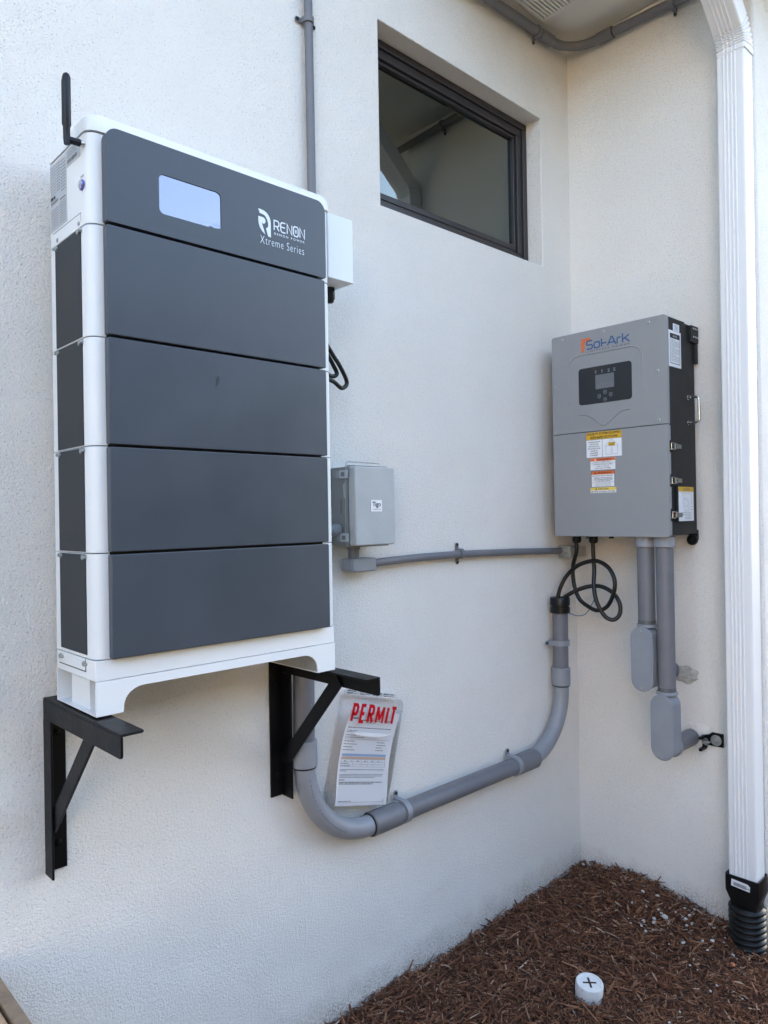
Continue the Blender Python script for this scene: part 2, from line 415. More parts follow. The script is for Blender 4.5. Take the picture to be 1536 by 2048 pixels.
# ================================================================== HOUSE
YE = -.745                       # where the return wall ends at the outer corner
ZS = 3.48                        # soffit height
house = thing('house', (0, 0, 0), 'pale textured stucco house walls meeting in an inside corner', 'house')
WX0, WX1, WZ0, WZ1 = -1.094, -.2017, 2.539, 3.134      # window opening
a = MB()
def grid_wall(mb, fx, us, zs, M, skip=()):
    for i in range(len(us)-1):
        for k in range(len(zs)-1):
            if (i, k) in skip: continue
            mb.quad(fx(us[i], zs[k]), fx(us[i+1], zs[k]), fx(us[i+1], zs[k+1]), fx(us[i], zs[k+1]), M)
fx = lambda x, z: (x, 0, z)
grid_wall(a, fx, [-7, WX0, WX1, 0], [-.4, WZ0, WZ1, 6.2], STUCCO, skip={(1, 1)})
RV = .105
for (p0, p1) in (((WX0, WZ0), (WX1, WZ0)), ((WX1, WZ0), (WX1, WZ1)), ((WX1, WZ1), (WX0, WZ1)), ((WX0, WZ1), (WX0, WZ0))):
    a.quad((p0[0], 0, p0[1]), (p1[0], 0, p1[1]), (p1[0], RV, p1[1]), (p0[0], RV, p0[1]), STUCCO)
a.quad((-7, 0, -.4), (-7, 8, -.4), (-7, 8, 6.2), (-7, 0, 6.2), STUCCO)
wa = a.build('wall', house, label='long stucco wall with the window, behind the tall cabinet')
bm = bmesh.new(); bm.from_mesh(wa.data); bmesh.ops.remove_doubles(bm, verts=bm.verts, dist=1e-5)
bm.normal_update(); bm.to_mesh(wa.data); bm.free()
bv = wa.modifiers.new('bevel', 'BEVEL'); bv.width = .004; bv.segments = 2; bv.limit_method = 'ANGLE'; bv.harden_normals = True
b = MB(); b.box(0, 6, YE, 8, -.4, ZS+.02, STUCCO)
wb = b.build('wall', house, bevel=.012, seg=3, label='short stucco return wall carrying the inverter')
# soffit: flat board with a perforated vent strip, fascia and roof above
s = MB(); s.box(-.74, 6.4, -1.0, -.001, ZS+.022, ZS+.05, SOFFIT); sof = s.build('soffit', house)
vt = MB()
vt.box(-.70, -.245, -.36, -.05, ZS+.006, ZS+.018, SOFFIT)
vt.box(-.70, -.245, -.064, -.05, ZS-.002, ZS+.006, SOFFIT); vt.box(-.259, -.245, -.36, -.064, ZS-.002, ZS+.006, SOFFIT)
yy = -.072
while yy > -.355:
    vt.box(-.70, -.262, yy-.008, yy, ZS-.003, ZS+.006, SOFFIT); yy -= .0145
vt.build('vent', sof)
s = MB(); s.box(-.764, -.741, -1.02, -.001, ZS, ZS+.16, WHITE); s.box(-.741, 6.4, -1.024, -1.001, ZS, ZS+.16, WHITE); s.build('fascia', house)
s = MB(); s.add([(-.80, -1.06, ZS+.16), (6.5, -1.06, ZS+.16), (6.5, -.001, ZS+.62), (-.55, -.001, ZS+.62), (-.80, -.001, ZS+.16), (-.80, -1.06, ZS+.13), (6.5, -1.06, ZS+.13), (6.5, -.001, ZS+.13), (-.80, -.001, ZS+.13)],
                [(0, 1, 2, 3), (0, 3, 4), (5, 8, 7, 6), (0, 5, 6, 1), (0, 4, 8, 5)], ROOFM); s.build('roof', house)
s = MB(); s.box(.001, 6, .001, 8, ZS+.02, 6.2, STUCCO); s.build('wall', house, label='unseen upper storey wall added to shape the light')  # storey out of view, added to shape the light on the walls
s = MB(); s.box(-7.4, 6.4, -1.8, 8.4, 6.2, 6.35, SOFFIT); s.build('shade_eave', house)  # unseen overhang added to shade the top of the long wall
s = MB(); s.add([(-7.5, -1.85, 6.35), (6.5, -1.85, 6.35), (6.5, 8.5, 6.35), (-7.5, 8.5, 6.35), (-4, 4, 7.9), (3, 4, 7.9)], [(0, 1, 5, 4), (1, 2, 5), (2, 3, 4, 5), (3, 0, 4)], ROOFM); s.build('roof', house)
s = MB(); s.prism([(-.89, ZS+.03), (-.767, ZS+.03), (-.767, ZS+.15), (-.92, ZS+.15), (-.905, ZS+.08)], 'y', -1.05, -.002, WHITE); s.build('gutter', house, bevel=.004)

# unseen house added off to the left; its sunlit wall bounces warm light
nb = thing('reflector_house', (-10, -9, 0), 'unseen cream stucco house added left of the view to bounce warm light', 'house')
mb = MB(); mb.box(-18, -9, -8, -2.2, -.3, 3.6, CREAM); mb.build('wall', nb)
mb = MB(); mb.prism([(-18.6, 3.6), (-8.4, 3.6), (-8.4, 3.75), (-13.5, 5.6), (-18.6, 3.75)], 'y', -8.5, -1.7, ROOFM); mb.build('roof', nb)
# clipped evergreen hedge added out of view to block low sky light
hd_ = MB(); rh = random.Random(8)
def leafy(x0, x1, y0, y1, z1, nleaf):
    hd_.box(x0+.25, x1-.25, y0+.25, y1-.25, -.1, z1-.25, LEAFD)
    for _ in range(nleaf):
        fsel = rh.random(); x = rh.uniform(x0, x1); y = rh.uniform(y0, y1); z = rh.uniform(.0, z1)
        if fsel < .4: y = y1-rh.uniform(0, .3)
        elif fsel < .6: x = x0+rh.uniform(0, .3) if rh.random() < .5 else x1-rh.uniform(0, .3)
        elif fsel < .8: z = z1-rh.uniform(0, .35)
        else: y = y0+rh.uniform(0, .3)
        a1 = rh.uniform(0, 6.3); b1 = rh.uniform(-1.2, 1.2); L = rh.uniform(.10, .22)
        d = V((math.cos(a1)*math.cos(b1), math.sin(a1)*math.cos(b1), math.sin(b1))); e_ = d.orthogonal().normalized(); c_ = V((x, y, z))
        hd_.add([c_-d*L/2, c_+e_*L*.28, c_+d*L/2, c_-e_*L*.28], [(0, 1, 2, 3)], LEAF)
leafy(-9, 9, -10.4, -9, SHADE_HEDGE_H, 9000)
tag(hd_.build('shade_hedge'), 'tall dark evergreen hedge added unseen behind the viewpoint to block low sky light', 'shade_hedge')
# window
F = MB()
def ringframe(mb, x0, x1, z0, z1, wdt, y0, y1, M):
    mb.box(x0, x1, y0, y1, z1-wdt, z1, M); mb.box(x0, x1, y0, y1, z0, z0+wdt, M)
    mb.box(x0, x0+wdt, y0, y1, z0+wdt, z1-wdt, M); mb.box(x1-wdt, x1, y0, y1, z0+wdt, z1-wdt, M)
e = .001
ringframe(F, WX0+e, WX1-e, WZ0+e, WZ1-e, .026, .068, .15, FRAME)
ringframe(F, WX0+.027, WX1-.027, WZ0+.027, WZ1-.027, .030, .076, .15, FRAME)
F.box(WX0+.069, WX1-.069, .084, .14, WZ0+.0685, WZ0+.0905, FRAME)
ringframe(F, WX0+.057, WX1-.057, WZ0+.057, WZ1-.057, .012, .086, .14, FRAME)
win = F.build('window', house, bevel=.003)
gl = MB(); gl.box(WX0+.0695, WX1-.0695, .100, .106, WZ0+.0695, WZ1-.0695, GLASS); gl.build('pane', win)
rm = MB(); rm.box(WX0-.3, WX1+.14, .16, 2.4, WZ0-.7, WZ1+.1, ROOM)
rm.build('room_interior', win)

# ================================================================== conduits along the soffit and up the wall
def arc(c, a, b, rad, t0, t1, n=16):
    """points of an arc: centre c, in-plane unit axes a, b"""
    c, a, b = V(c), V(a), V(b)
    return [c+(a*math.cos(R_(t0+(t1-t0)*k/n))+b*math.sin(R_(t0+(t1-t0)*k/n)))*rad for k in range(n+1)]

def strap(parent, c, ax, rad, wall, ear=(0, 0, 1), two=False, wdt=.016, screw=True, M=PVCL):
    """conduit strap round a pipe: c on the axis, ax pipe direction, wall = unit vector to the wall, ear = unit vector to the foot"""
    c, ax, wall, ear = V(c), V(ax).normalized(), V(wall), V(ear)
    mb = MB(); n = 18; R1 = rad+.0045; R0 = rad-.001
    dist = rad+.004 # to the wall
    pts = []
    for k in range(n+1):
        t = math.pi*k/n; pts.append((math.cos(t), math.sin(t)))
    outer = [c+ear*R1*px-wall*R1*py for px, py in pts]; inner = [c+ear*R0*px-wall*R0*py for px, py in pts]
    outer = [c+ear*R1+wall*(dist-.001)]+outer+[c-ear*R1+wall*(dist-.001)]; inner = [c+ear*R0+wall*(dist-.001)]+inner+[c-ear*R0+wall*(dist-.001)]
    m = len(outer); vs = []
    for sgn in (-1, 1):
        vs += [p+ax*sgn*wdt/2 for p in outer]+[p+ax*sgn*wdt/2 for p in inner]
    fs = []
    for i in range(m-1):
        fs += [(i, i+1, 2*m+i+1, 2*m+i), (m+i, 3*m+i, 3*m+i+1, m+i+1), (i, m+i, m+i+1, i+1), (2*m+i, 2*m+i+1, 3*m+i+1, 3*m+i)]
    mb.add(vs, fs, M)
    for sg in ((1, -1) if two else (1,)):
        e0 = c+ear*sg*(R1-.002)+wall*(dist-.0045); tipc = c+ear*sg*(R1+.013)+wall*(dist-.0045)
        side = ax*wdt*.42
        base = [e0-side, e0+side]+[tipc+ (ax*math.cos(q)+ear*sg*math.sin(q))*wdt*.42 for q in [math.pi*k/8 for k in range(9)]]
        base = [base[1]]+base[2:]+[base[0]]
        k = len(base); mb.add([p for p in base]+[p+wall*.0035 for p in base], [tuple(range(k)), tuple(range(k, 2*k))]+[(i, (i+1) % k, k+(i+1) % k, k+i) for i in range(k)], M)
        if screw: mb.lathe([(.0052, 0), (.0046, .0025), (.002, .0035)], tipc, -wall, GAP, 12)
    return mb.build('strap', parent, angle=40)

def coupling(parent, a, b, rad, M=PVCL, name='coupling', ring=None):
    a, b = V(a), V(b); L = (b-a).length; mb = MB()
    mb.lathe([(rad*.93, .0), (rad, .002), (rad, L-.002), (rad*.93, L)], a, b-a, M, 36)
    if ring:
        d = (b-a).normalized()
        for q in ring:
            mb.lathe([(rad-.004, 0), (rad-.0025, .001), (rad-.0025, .003), (rad-.004, .004)], (a-d*.004) if q == 0 else b, d, GAP, 32)
    return mb.build(name, parent, angle=50)

c1 = thing('conduit', (-1.39, -.018, 2.3), 'slim grey conduit climbing the long wall above the tall cabinet', 'conduit')
MB().tube([(-1.3865, -.019, 2.25), (-1.3885, -.019, 2.8), (-1.392, -.019, 3.475)], .0125, PVC).build('pipe', c1)
strap(c1, (-1.3905, -.019, 2.985), (0, 0, 1), .0125, (0, 1, 0), (-1, 0, 0), two=True, M=PVC)

c2 = thing('conduit', (-.03, -.03, 3.44), 'grey conduit bending round the inside corner just under the soffit', 'conduit')
p2 = [(-1.2, -.034, 3.405), (-.16, -.034, 3.446)]+[tuple(q) for q in arc((-.16, -.16, 3.447), (0, 1, 0), (1, 0, 0), .126, 0, 90)]+[(-.034, -.95, 3.415)]
MB().tube(p2, .0175, PVC).build('pipe', c2)
coupling(c2, (-.245, -.034, 3.4425), (-.165, -.034, 3.446), .0222, PVC)
coupling(c2, (-.034, -.168, 3.446), (-.034, -.232, 3.4445), .0222, PVC, ring=[1])
strap(c2, (-.262, -.034, 3.442), (1, 0, .04), .0185, (0, 1, 0), (0, 0, -1), M=PVC)
strap(c2, (-.034, -.475, 3.434), (0, 1, 0), .0185, (1, 0, 0), (0, 0, -1), M=PVC)

# the large conduit looping below the cabinet to the corner
RP = .0302; ZC = .6165; YC = -.045
c3 = thing('conduit', (-1.467, YC, .6), 'thick grey conduit sweeping down, along the long wall and up to the inverter', 'conduit')
E1 = arc((-1.467+.238, YC, ZC+.238), (-1, 0, 0), (0, 0, -1), .238, 0, 90, 20)
E2 = arc((-.425, YC, ZC+.232), (0, 0, -1), (1, 0, 0), .232, 0, 90, 20)
MB().tube([(-1.463, YC, 1.225), (-1.467, YC, .9)], RP, PVC, 32).build('pipe', c3)
MB().tube([(-1.467, YC, .9)]+E1+[(-1.2, YC, ZC)], RP, PVCL, 32).build('elbow', c3)
MB().tube([(-1.2, YC, ZC), (-.48, YC, ZC)], RP, PVC, 32).build('pipe', c3)
MB().tube([(-.46, YC, ZC)]+E2+[(-.193, YC, .89)], RP, PVCL, 32).build('elbow', c3)
MB().tube([(-.193, YC, .89), (-.191, YC, 1.16)], RP, PVC, 32).build('pipe', c3)
coupling(c3, (-1.467, YC, .925), (-1.467, YC, .853), .0365, ring=[1])
coupling(c3, (-1.226, YC, ZC), (-1.108, YC, ZC), .0365, PVC, ring=[0])
coupling(c3, (-.49, YC, ZC), (-.385, YC, ZC), .0365, PVC, ring=[1])
coupling(c3, (-.193, YC, .862), (-.193, YC, .932), .0365, ring=[0])
pp = MB(); rq = random.Random(5); t_ = 8.0
while t_ < 62:
    dt = rq.uniform(.5, 1.1); c0 = V((-1.467+.238, YC, ZC+.238)); ph = R_(12)
    def sp(t, off):
        rd = .238+math.sin(ph+off)*(RP+.0006); return c0+V((-math.cos(R_(t))*rd, -math.cos(ph+off)*(RP+.0006), -math.sin(R_(t))*rd))
    if rq.random() > .2: pp.quad(sp(t_, -.07), sp(t_+dt, -.07), sp(t_+dt, .09*rq.uniform(.4, 1)), sp(t_, .09*rq.uniform(.4, 1)), INKG)
    t_ += dt+rq.uniform(.4, .8)
pp.build('pipe_print', c3)
strap(c3, (-1.085, YC, ZC), (1, 0, 0), RP+.001, (0, 1, 0), (0, 0, 1), wdt=.02)
strap(c3, (-.505, YC, ZC), (1, 0, 0), RP+.001, (0, 1, 0), (0, 0, 1), wdt=.02)
strap(c3, (-.192, YC, 1.03), (0, 0, 1), RP+.001, (0, 1, 0), (-1, 0, 0), wdt=.02)
mb = MB()
mb.lathe([(.034, 0), (.039, .001), (.039, .022), (.036, .024), (.036, .030), (.039, .032), (.039, .058), (.037, .062), (.027, .062), (.025, .05), (.002, .05)], (-.191, YC, 1.148), (0, 0, 1), BPL, 24, cap=False)
mb.build('bushing', c3, label='black threaded cap ring at the open top')

# ================================================================== battery cabinet
XL, XR = -2.137, -1.535
YF, YB = -.2687, -.062
YP = -.2907
cab = thing('battery_cabinet', (-1.836, -.16, 1.162), 'tall white battery cabinet with charcoal front panels on black wall brackets', 'battery cabinet')
zs = [1.2735, 1.4831, 1.6950, 1.9105, 2.132]
CR = .024
def body_outline(y0=YF, c=CR): return rrect(XL, XR, y0, YB, (c, .007, .004, .004), 5)
def side_frame(parent, z0, z1):
    """perforated charcoal side panel let into the white side"""
    mb = MB(); mb.box(XL-.0022, XL+.004, -.232, -.094, z0, z1, CHARD); mb.build('side_panel', parent, bevel=.0008)
for i in range(4):
    z0, z1 = zs[i], zs[i+1]
    mo = MB(); mo.prism(body_outline(), 'z', z0+.0008, z1-.0008, WHITE)
    mod = mo.build('battery_module', cab, bevel=.0012, seg=1)
    fp = MB(); fp.prism(rrect(-2.110, -1.5645, z0+.0025, z1-.0025, .0035, 3), 'y', YP, YF-.003, CHAR)
    fp.build('front_panel', mod, bevel=.0022)
    gp = MB(); gp.box(-2.105, -1.5705, YF-.004, YF-.0002, z0+.0, z1, GAP); gp.build('panel_backing', mod)
    side_frame(mod, z0+.003 if i else z0+.008, z1-.002)
    for yv in (-.222, -.104):
        sc = MB(); zz = z1-.008 
        sc.lathe([(.0055, 0), (.005, .003), (.0025, .0035)], (XL-.002, yv, zz), (-1, 0, 0), ZINC, 12)
        sc.lathe([(.004, 0), (.0035, .004)], (XL-.002, yv-.012 if yv < -.2 else yv+.011, zz+.001), (-1, 0, 0), ZINC, 10)
        sc.build('screw', mod)
sm_ = Flat((-1.872, YP-.0002, 1.835), (1, 0, 0), (0, 0, 1), .0004)
for (a1, b1, a2, b2, t_) in ((0, 0, -.001, .018, .0012), (.0035, .002, .003, .022, .0016), (.0065, .008, .006, .024, .001), (-.003, .012, .004, .015, .0009), (.001, .020, .007, .021, .001)):
    sm_.stroke([(a1, b1), ((a1+a2)/2+.0006, (b1+b2)/2), (a2, b2)], t_, CHARD)
sm_.build('scuff_mark', cab)
# base rail and feet
bs = MB(); bs.prism(rrect(XL, XR, YF-.001, YB, .003, 2), 'z', 1.2325, 1.2725, WHITE)
base = bs.build('base_rail', cab, bevel=.0015, seg=1)
for yv in (-.215, -.088):
    sc = MB(); sc.lathe([(.0055, 0), (.005, .0035), (.003, .004)], (XL, yv, 1.262), (-1, 0, 0), ZINC, 12); sc.lathe([(.004, 0), (.0038, .0045)], (XL, yv-.011, 1.2625), (-1, 0, 0), ZINC, 10); sc.build('screw', base)
mb = MB(); mb.box(XL-.0008, XL+.001, -.222, -.08, 1.2465, 1.248, GAP); mb.box(XL-.0008, XL+.001, -.2235, -.222, 1.2465, 1.2715, GAP); mb.build('flange_seam', base)
def foot_plate(y0, y1):
    z0, z1 = 1.164, 1.2315
    pts = [(XL, z0), (XL+.055, z0)]
    pts += [(XL+.0565+.042*(1-math.cos(R_(t))), z0+.012+.036*math.sin(R_(t))) for t in range(0, 91, 9)]
    pts += [(XR-.0565-.042*(1-math.cos(R_(t))), z0+.012+.036*math.sin(R_(t))) for t in range(90, -1, -9)]
    pts += [(XR-.055, z0), (XR, z0), (XR, z1), (XL, z1)]
    mb = MB(); mb.prism(pts, 'y', y0, y1, WHITE); return mb
foot_plate(YF-.0022, YF+.0025).build('foot_skirt', base, bevel=.0008, seg=1)
foot_plate(YB-.004, YB).build('foot_skirt', base)
for (xa, xb) in ((XL+.0005, XL+.055), (XR-.055, XR-.0005)):
    ft = MB()
    ft.box(xa, xb, YF+.003, YB-.0045, 1.1635, 1.166, WHITE)                      # bottom plate
    x_in = xb if xa < -1.9 else xa
    ft.box(xa+.012 if xa < -1.9 else xa+.002, xb-.002 if xa < -1.9 else xb-.012, -.208, -.112, 1.166, 1.231, WHITE) # solid block
    ft.box(x_in-.0015 if xa < -1.9 else x_in, x_in if xa < -1.9 else x_in+.0015, YF+.003, YB-.0045, 1.166, 1.231, GALV)
    ft.build('foot', base, bevel=.0008, seg=1)
# head module with the display
hd = MB(); hd.prism(body_outline(), 'z', 2.1335, 2.3130, WHITE)
head = hd.build('control_module', cab, bevel=.0012, seg=1)
# lid with softly rolled edge
ld = MB()
L0, L1 = 2.3155, 2.3560
steps = [(0, L0), (0, L1-.022), (.002, L1-.013), (.006, L1-.006), (.013, L1-.0015), (.022, L1)]
rings = []
for (ins, z) in steps:
    rings.append([(x, y, z) for x, y in rrect(XL-.0015+ins, XR+.012-ins, YF-.0035+ins, YB-ins*.4, (CR, CR, .006, .006), 5)])
nn = len(rings[0]); vs = [q for rr_ in rings for q in rr_]
fs = [tuple(reversed(range(nn))), tuple(range((len(rings)-1)*nn, len(rings)*nn))]
for i in range(len(rings)-1): fs += [(i*nn+k, i*nn+(k+1) % nn, (i+1)*nn+(k+1) % nn, (i+1)*nn+k) for k in range(nn)]
ld.add(vs, fs, WHITE); ld.build('lid', cab, angle=45)
# head front panel: rounded top corners, display opening
SX0, SX1, SZ0, SZ1 = -1.999, -1.8535, 2.1795, 2.2615
def panel_with_hole(outer, inner, y0, y1, M):
    bm = bmesh.new()
    def loop(pts, y): vv = [bm.verts.new((p[0], y, p[1])) for p in pts]; return vv, [bm.edges.new((vv[i], vv[(i+1) % len(vv)])) for i in range(len(vv))]
    for y in (y0, y1):
        va, ea = loop(outer, y); vb, eb = loop(inner, y)
        bmesh.ops.triangle_fill(bm, edges=ea+eb, use_beauty=True)
        if y == y0: A = (va, vb)
        else: B = (va, vb)
    for q in (0, 1):
        a_, b_ = A[q], B[q]; k = len(a_)
        for i in range(k): bm.faces.new((a_[i], a_[(i+1) % k], b_[(i+1) % k], b_[i]))
    bmesh.ops.recalc_face_normals(bm, faces=bm.faces)
    mb = MB(); bm.verts.ensure_lookup_table(); bm.verts.index_update()
    mb.add([tuple(v.co) for v in bm.verts], [tuple(v.index for v in q.verts) for q in bm.faces], M); bm.free(); return mb
outer = rrect(-2.110, -1.5605, 2.1355, 2.3225, (.0035, .0035, .026, .026), 8)
inner = rrect(SX0, SX1, SZ0, SZ1, .012, 6)
panel_with_hole(outer, inner, YP, YF-.003, CHAR).build('front_panel', head, bevel=.0018)
gp = MB(); gp.box(-2.104, -1.5675, YF-.004, YF-.0002, 2.1335, 2.31, GAP); gp.build('panel_backing', head)
# display with crumpled protective film at one corner
dm = MB(); nx_, nz_ = 28, 18; vs = []; fs = []
for j in range(nz_+1):
    for i in range(nx_+1):
        uu, ww = i/nx_, j/nz_
        wr = max(0, uu-.6)/.4*max(0, .28-ww)/.28
        vs.append((SX0+.001+(SX1-SX0-.002)*uu, YP+.0018+.0026*wr*noise.noise((uu*14, ww*9, 2)), SZ0+.001+(SZ1-SZ0-.002)*ww))
for j in range(nz_):
    for i in range(nx_): k = j*(nx_+1)+i; fs.append((k, k+1, k+nx_+2, k+nx_+1))
dm.add(vs, fs, SCREEN)
dm.box(SX0-.002, SX1+.002, YP+.0045, YP+.008, SZ0-.002, SZ1+.002, PANELB)
dm.build('display', head, angle=60)
# logo
lg = Flat((-1.757, YP-.0002, 2.196), (1, 0, 0), (0, 0, 1), .0004)
a_ = lg
def cv(pts, n=6): return [tuple(p)[:2] for p in smooth_path([(x, y, 0) for x, y in pts], n)]
# emblem: outer hook
o1 = cv([(0, .0595), (.014, .0582), (.024, .054), (.0315, .045), (.034, .034)])+[(.034, .0)]
i1 = [(.026, .0015), (.0205, .0185)]+cv([(.0205, .0185), (.026, .023), (.0265, .031), (.024, .039), (.017, .0475), (.004, .0495)])[1:]
a_.b.add([a_.P(p, a_.h) for p in o1+i1], [tuple(reversed(range(len(o1+i1))))], PRINTW)
e2 = cv([(.0, .042), (.014, .0415), (.019, .037), (.019, .031), (.0145, .0275), (.0095, .0285)])+[(.0185, .0035)]+cv([(.0185, .0035), (.009, .0105), (.0025, .02), (0, .031)])[1:]
a_.b.add([a_.P(p, a_.h) for p in e2], [tuple(reversed(range(len(e2))))], PRINTW)
def letters(fl, defs, x0, y0, wd, ht, adv, stroke, M):
    for k, ch in enumerate(defs):
        for pts in ch: fl.stroke([(x0+k*adv+px*wd, y0+py*ht) for px, py in pts], stroke, M)
GR_ = {'R': [[(.0, 0), (0, 1), (.75, 1), (1, .85), (1, .55), (.75, .42), (.0, .42)], [(.5, .42), (1, 0)]],
       'E': [[(1, 1), (.25, 1), (0, .82), (0, .18), (.25, 0), (1, 0)], [(0, .52), (.9, .52)]],
       'N': [[(0, 0), (0, 1), (1, 0), (1, 1)]],
       'O': [[(.5, 1), (.82, 1), (1, .82), (1, .18), (.82, 0), (.18, 0), (0, .18), (0, .82), (.18, 1), (.5, 1)], [(.5, .3), (.5, .7)], [(.36, .5), (.64, .5)]]}
letters(lg, [GR_[q] for q in 'RENON'], .0435, .0205, .0135, .0225, .0185, .0030, PRINTW)
lg.text('RENON POWER', .0435, .131, .0095, .0147, PRINTW, bold=.01, space=1.5)
lg.text('Xtreme Series', .004, .129, -.0190, -.0005, PRINTW, bold=-.012, space=1.15)
lg.build('logo_print', head)
# rating label, power button on the left side
nl = Flat((XL-.0002, -.068, 2.166), (0, -1, 0), (0, 0, 1), .0005)
nl.plate([(0, 0), (.093, 0), (.093, .108), (.166, .108), (.166, .143), (0, .143)], LABG).lift()
rn = random.Random(4)
for k in range(9): nl.words(.054, .088, .006+k*.0052, .0024, INKG, .004, .02, rn)
for k in range(8): nl.words(.005, .046, .006+k*.0054, .0024, INKG, .004, .02, rn)
nl.rect(.056, .086, .0545, .0565, INK); nl.rect(.004, .046, .0545, .0549, INKG)
for k in range(6): nl.stroke([(.006+k*.007, .0585), (.008+k*.007, .0625), (.010+k*.007, .0585)], .0012, INK, closed=True)
nl.rect(.004, .020, .066, .073, INK); nl.rect(.0235, .030, .066, .073, INK)
for k in range(10):
    nl.words(.004, .036, .078+k*.0062, .0024, INKG, .004, .016, rn); nl.words(.04, .060, .078+k*.0062, .0024, INK, .004, .01, rn)
    nl.words(.064, .090, .070+k*.0068, .0024, INK, .004, .01, rn)
for k in range(4): nl.words(.098, .150, .126+k*.0045-.0, .0022, INK, .004, .01, rn)
x = .100
while x < .150: w_ = rn.uniform(.0005, .0016); nl.rect(x, x+w_, .113, .1215, INK); x += w_+rn.uniform(.0006, .0012)
nl.build('rating_label', head)
pb = MB(); pb.lathe([(.0105, 0), (.0105, .003), (.0088, .0042)], (XL, -.243, 2.212), (-1, 0, 0), POWERL, 28); pb.lathe([(.0088, .0), (.0084, .0056), (.004, .006)], (XL, -.243, 2.212), (-1, 0, 0), POWERB, 28)
pb.build('power_button', head)
pt = Flat((XL-.0002, -.234, 2.2275), (0, -1, 0), (0, 0, 1), .0004); pt.text('POWER', 0, .017, 0, .0042, INKG, bold=.02); pt.build('button_caption', head)
for yv in (-.222, -.104):
    sc = MB(); sc.lathe([(.0045, 0), (.004, .002)], (XL, yv, 2.142), (-1, 0, 0), ZINC, 12); sc.build('screw', head)
mb = MB(); mb.box(XL-.0006, XL+.001, -.232, -.08, 2.1605, 2.1612, INKG); mb.box(XL-.0006, XL+.001, -.2327, -.232, 2.143, 2.1612, INKG); mb.build('flange_seam', head)
# antenna
an = MB(); an.lathe([(.0062, 0), (.0062, .006)], (XL, -.25, 2.2905), (-1, 0, 0), STEEL, 20)
an.lathe([(.0058, .006), (.0068, .007), (.0068, .026), (.0058, .029)], (XL, -.25, 2.2905), (-1, 0, -.02), ANT, 20)
an.tube([(XL-.032, -.25, 2.280), (XL-.032, -.25, 2.2905), (XL-.032, -.25, 2.3135), (XL-.032, -.25, 2.318), (XL-.032, -.25, 2.40), (XL-.031, -.25, 2.410), (XL-.031, -.25, 2.416), (XL-.031, -.25, 2.419)],
        [.0055, .0066, .0066, .0086, .0086, .0080, .006, .0025], ANT, 20)
an.build('antenna', cab)
# cable box on the right of the head
cb = MB(); cb.prism(rrect(XR+.0005, -1.4505, YF+.0005, YB, .002, 2), 'z', 2.150, 2.3135, WHITE); cbo = cb.build('cable_box', cab, bevel=.002)
gd = MB()
gd.lathe([(.015, 0), (.015, .012), (.013, .013), (.013, .03), (.010, .038), (.006, .04)], (-1.475, -.20, 2.150), (0, 0, -1), BPL, 6)
gd.lathe([(.0135, .012), (.0135, .028), (.009, .038)], (-1.475, -.20, 2.150), (0, 0, -1), BPL, 20)
gd.build('cable_gland', cbo, bevel=.001)

# black leads behind the cabinet
cc = thing('cable', (-1.36, -.08, 1.94), 'black cable loop peeking out from behind the tall cabinet', 'cable')
MB().tube(smooth_path([(-1.46, -.10, 2.12), (-1.42, -.09, 2.06), (-1.372, -.08, 2.012), (-1.345, -.085, 1.975), (-1.318, -.08, 1.935), (-1.338, -.08, 1.917), (-1.375, -.085, 1.932), (-1.42, -.09, 1.93), (-1.44, -.1, 1.88)]), .0062, RUB, 14).build('cable_sheath', cc)
MB().tube(smooth_path([(-1.45, -.09, 2.1), (-1.40, -.075, 2.03), (-1.362, -.07, 1.985), (-1.347, -.07, 1.958), (-1.372, -.07, 1.95), (-1.42, -.08, 1.97)]), .0062, RUB, 14).build('cable_sheath', cc)

# ================================================================== wall brackets
def bracket(x, s_, label):
    """angle-iron bracket; x = outer face of its upright web, s_ = direction its flanges point (+1 right)"""
    t = .005; W_ = .046; zt = 1.1605; zb = .772; tip = -.405
    B = thing('wall_bracket', (x, 0, zb), label, 'bracket', 'black angle iron brackets under the tall cabinet')
    mb = MB(); mb.prism(rrect(min(x, x+s_*t), max(x, x+s_*t), -W_, -.001, .001, 1), 'z', zb, zt-W_, BLK)
    mb.box(x+s_*t, x+s_*W_, -t-.001, -.001, zb+.004, zt-t, BLK)
    mb.build('upright', B, bevel=.0018)
    mb = MB(); mb.prism([(-.002, zt-W_), (tip+.008, zt-W_), (tip+.002, zt-W_+.002), (tip, zt-W_+.008), (tip, zt-t), (-.002, zt-t)], 'x', x, x+s_*t, BLK)
    hx = x+s_*W_
    pl = [(x, -.003), (x, tip), (hx-s_*.006, tip), (hx-s_*.001, tip+.002), (hx, tip+.007), (hx, -.003)]
    mb.prism(pl, 'z', zt-t, zt, BLK); mb.build('arm', B, bevel=.0015)
    # brace: flat bar welded inside the web
    p0 = V((0, -.030, .885)); p1 = V((0, -.258, zt-.028)); d = (p1-p0).normalized(); nrm = V((0, d.z, -d.y)); w2 = .0185
    pts = [p0+nrm*w2-d*.035, p1+nrm*w2+d*.006, p1-nrm*w2+d*.0, p0-nrm*w2-d*.0]
    pts = [(p.y, p.z) for p in pts]
    mb = MB(); mb.prism(pts, 'x', x+s_*(t+.0005), x+s_*(t+.0065), BLK); mb.build('brace', B, bevel=.001)
    for zz in (.835, 1.08):
        mb = MB(); mb.lathe([(.009, 0), (.009, .002), (.0062, .0025), (.0062, .007), (.004, .008)], (x+s_*.028, -.006, zz), (0, -1, 0), BLK, 6); mb.build('bolt_head', B)
    return B
bracket(-2.147, 1, 'black angle iron bracket under the left end of the cabinet')
bracket(-1.506, -1, 'black angle iron bracket beside the thick conduit and permit sleeve')

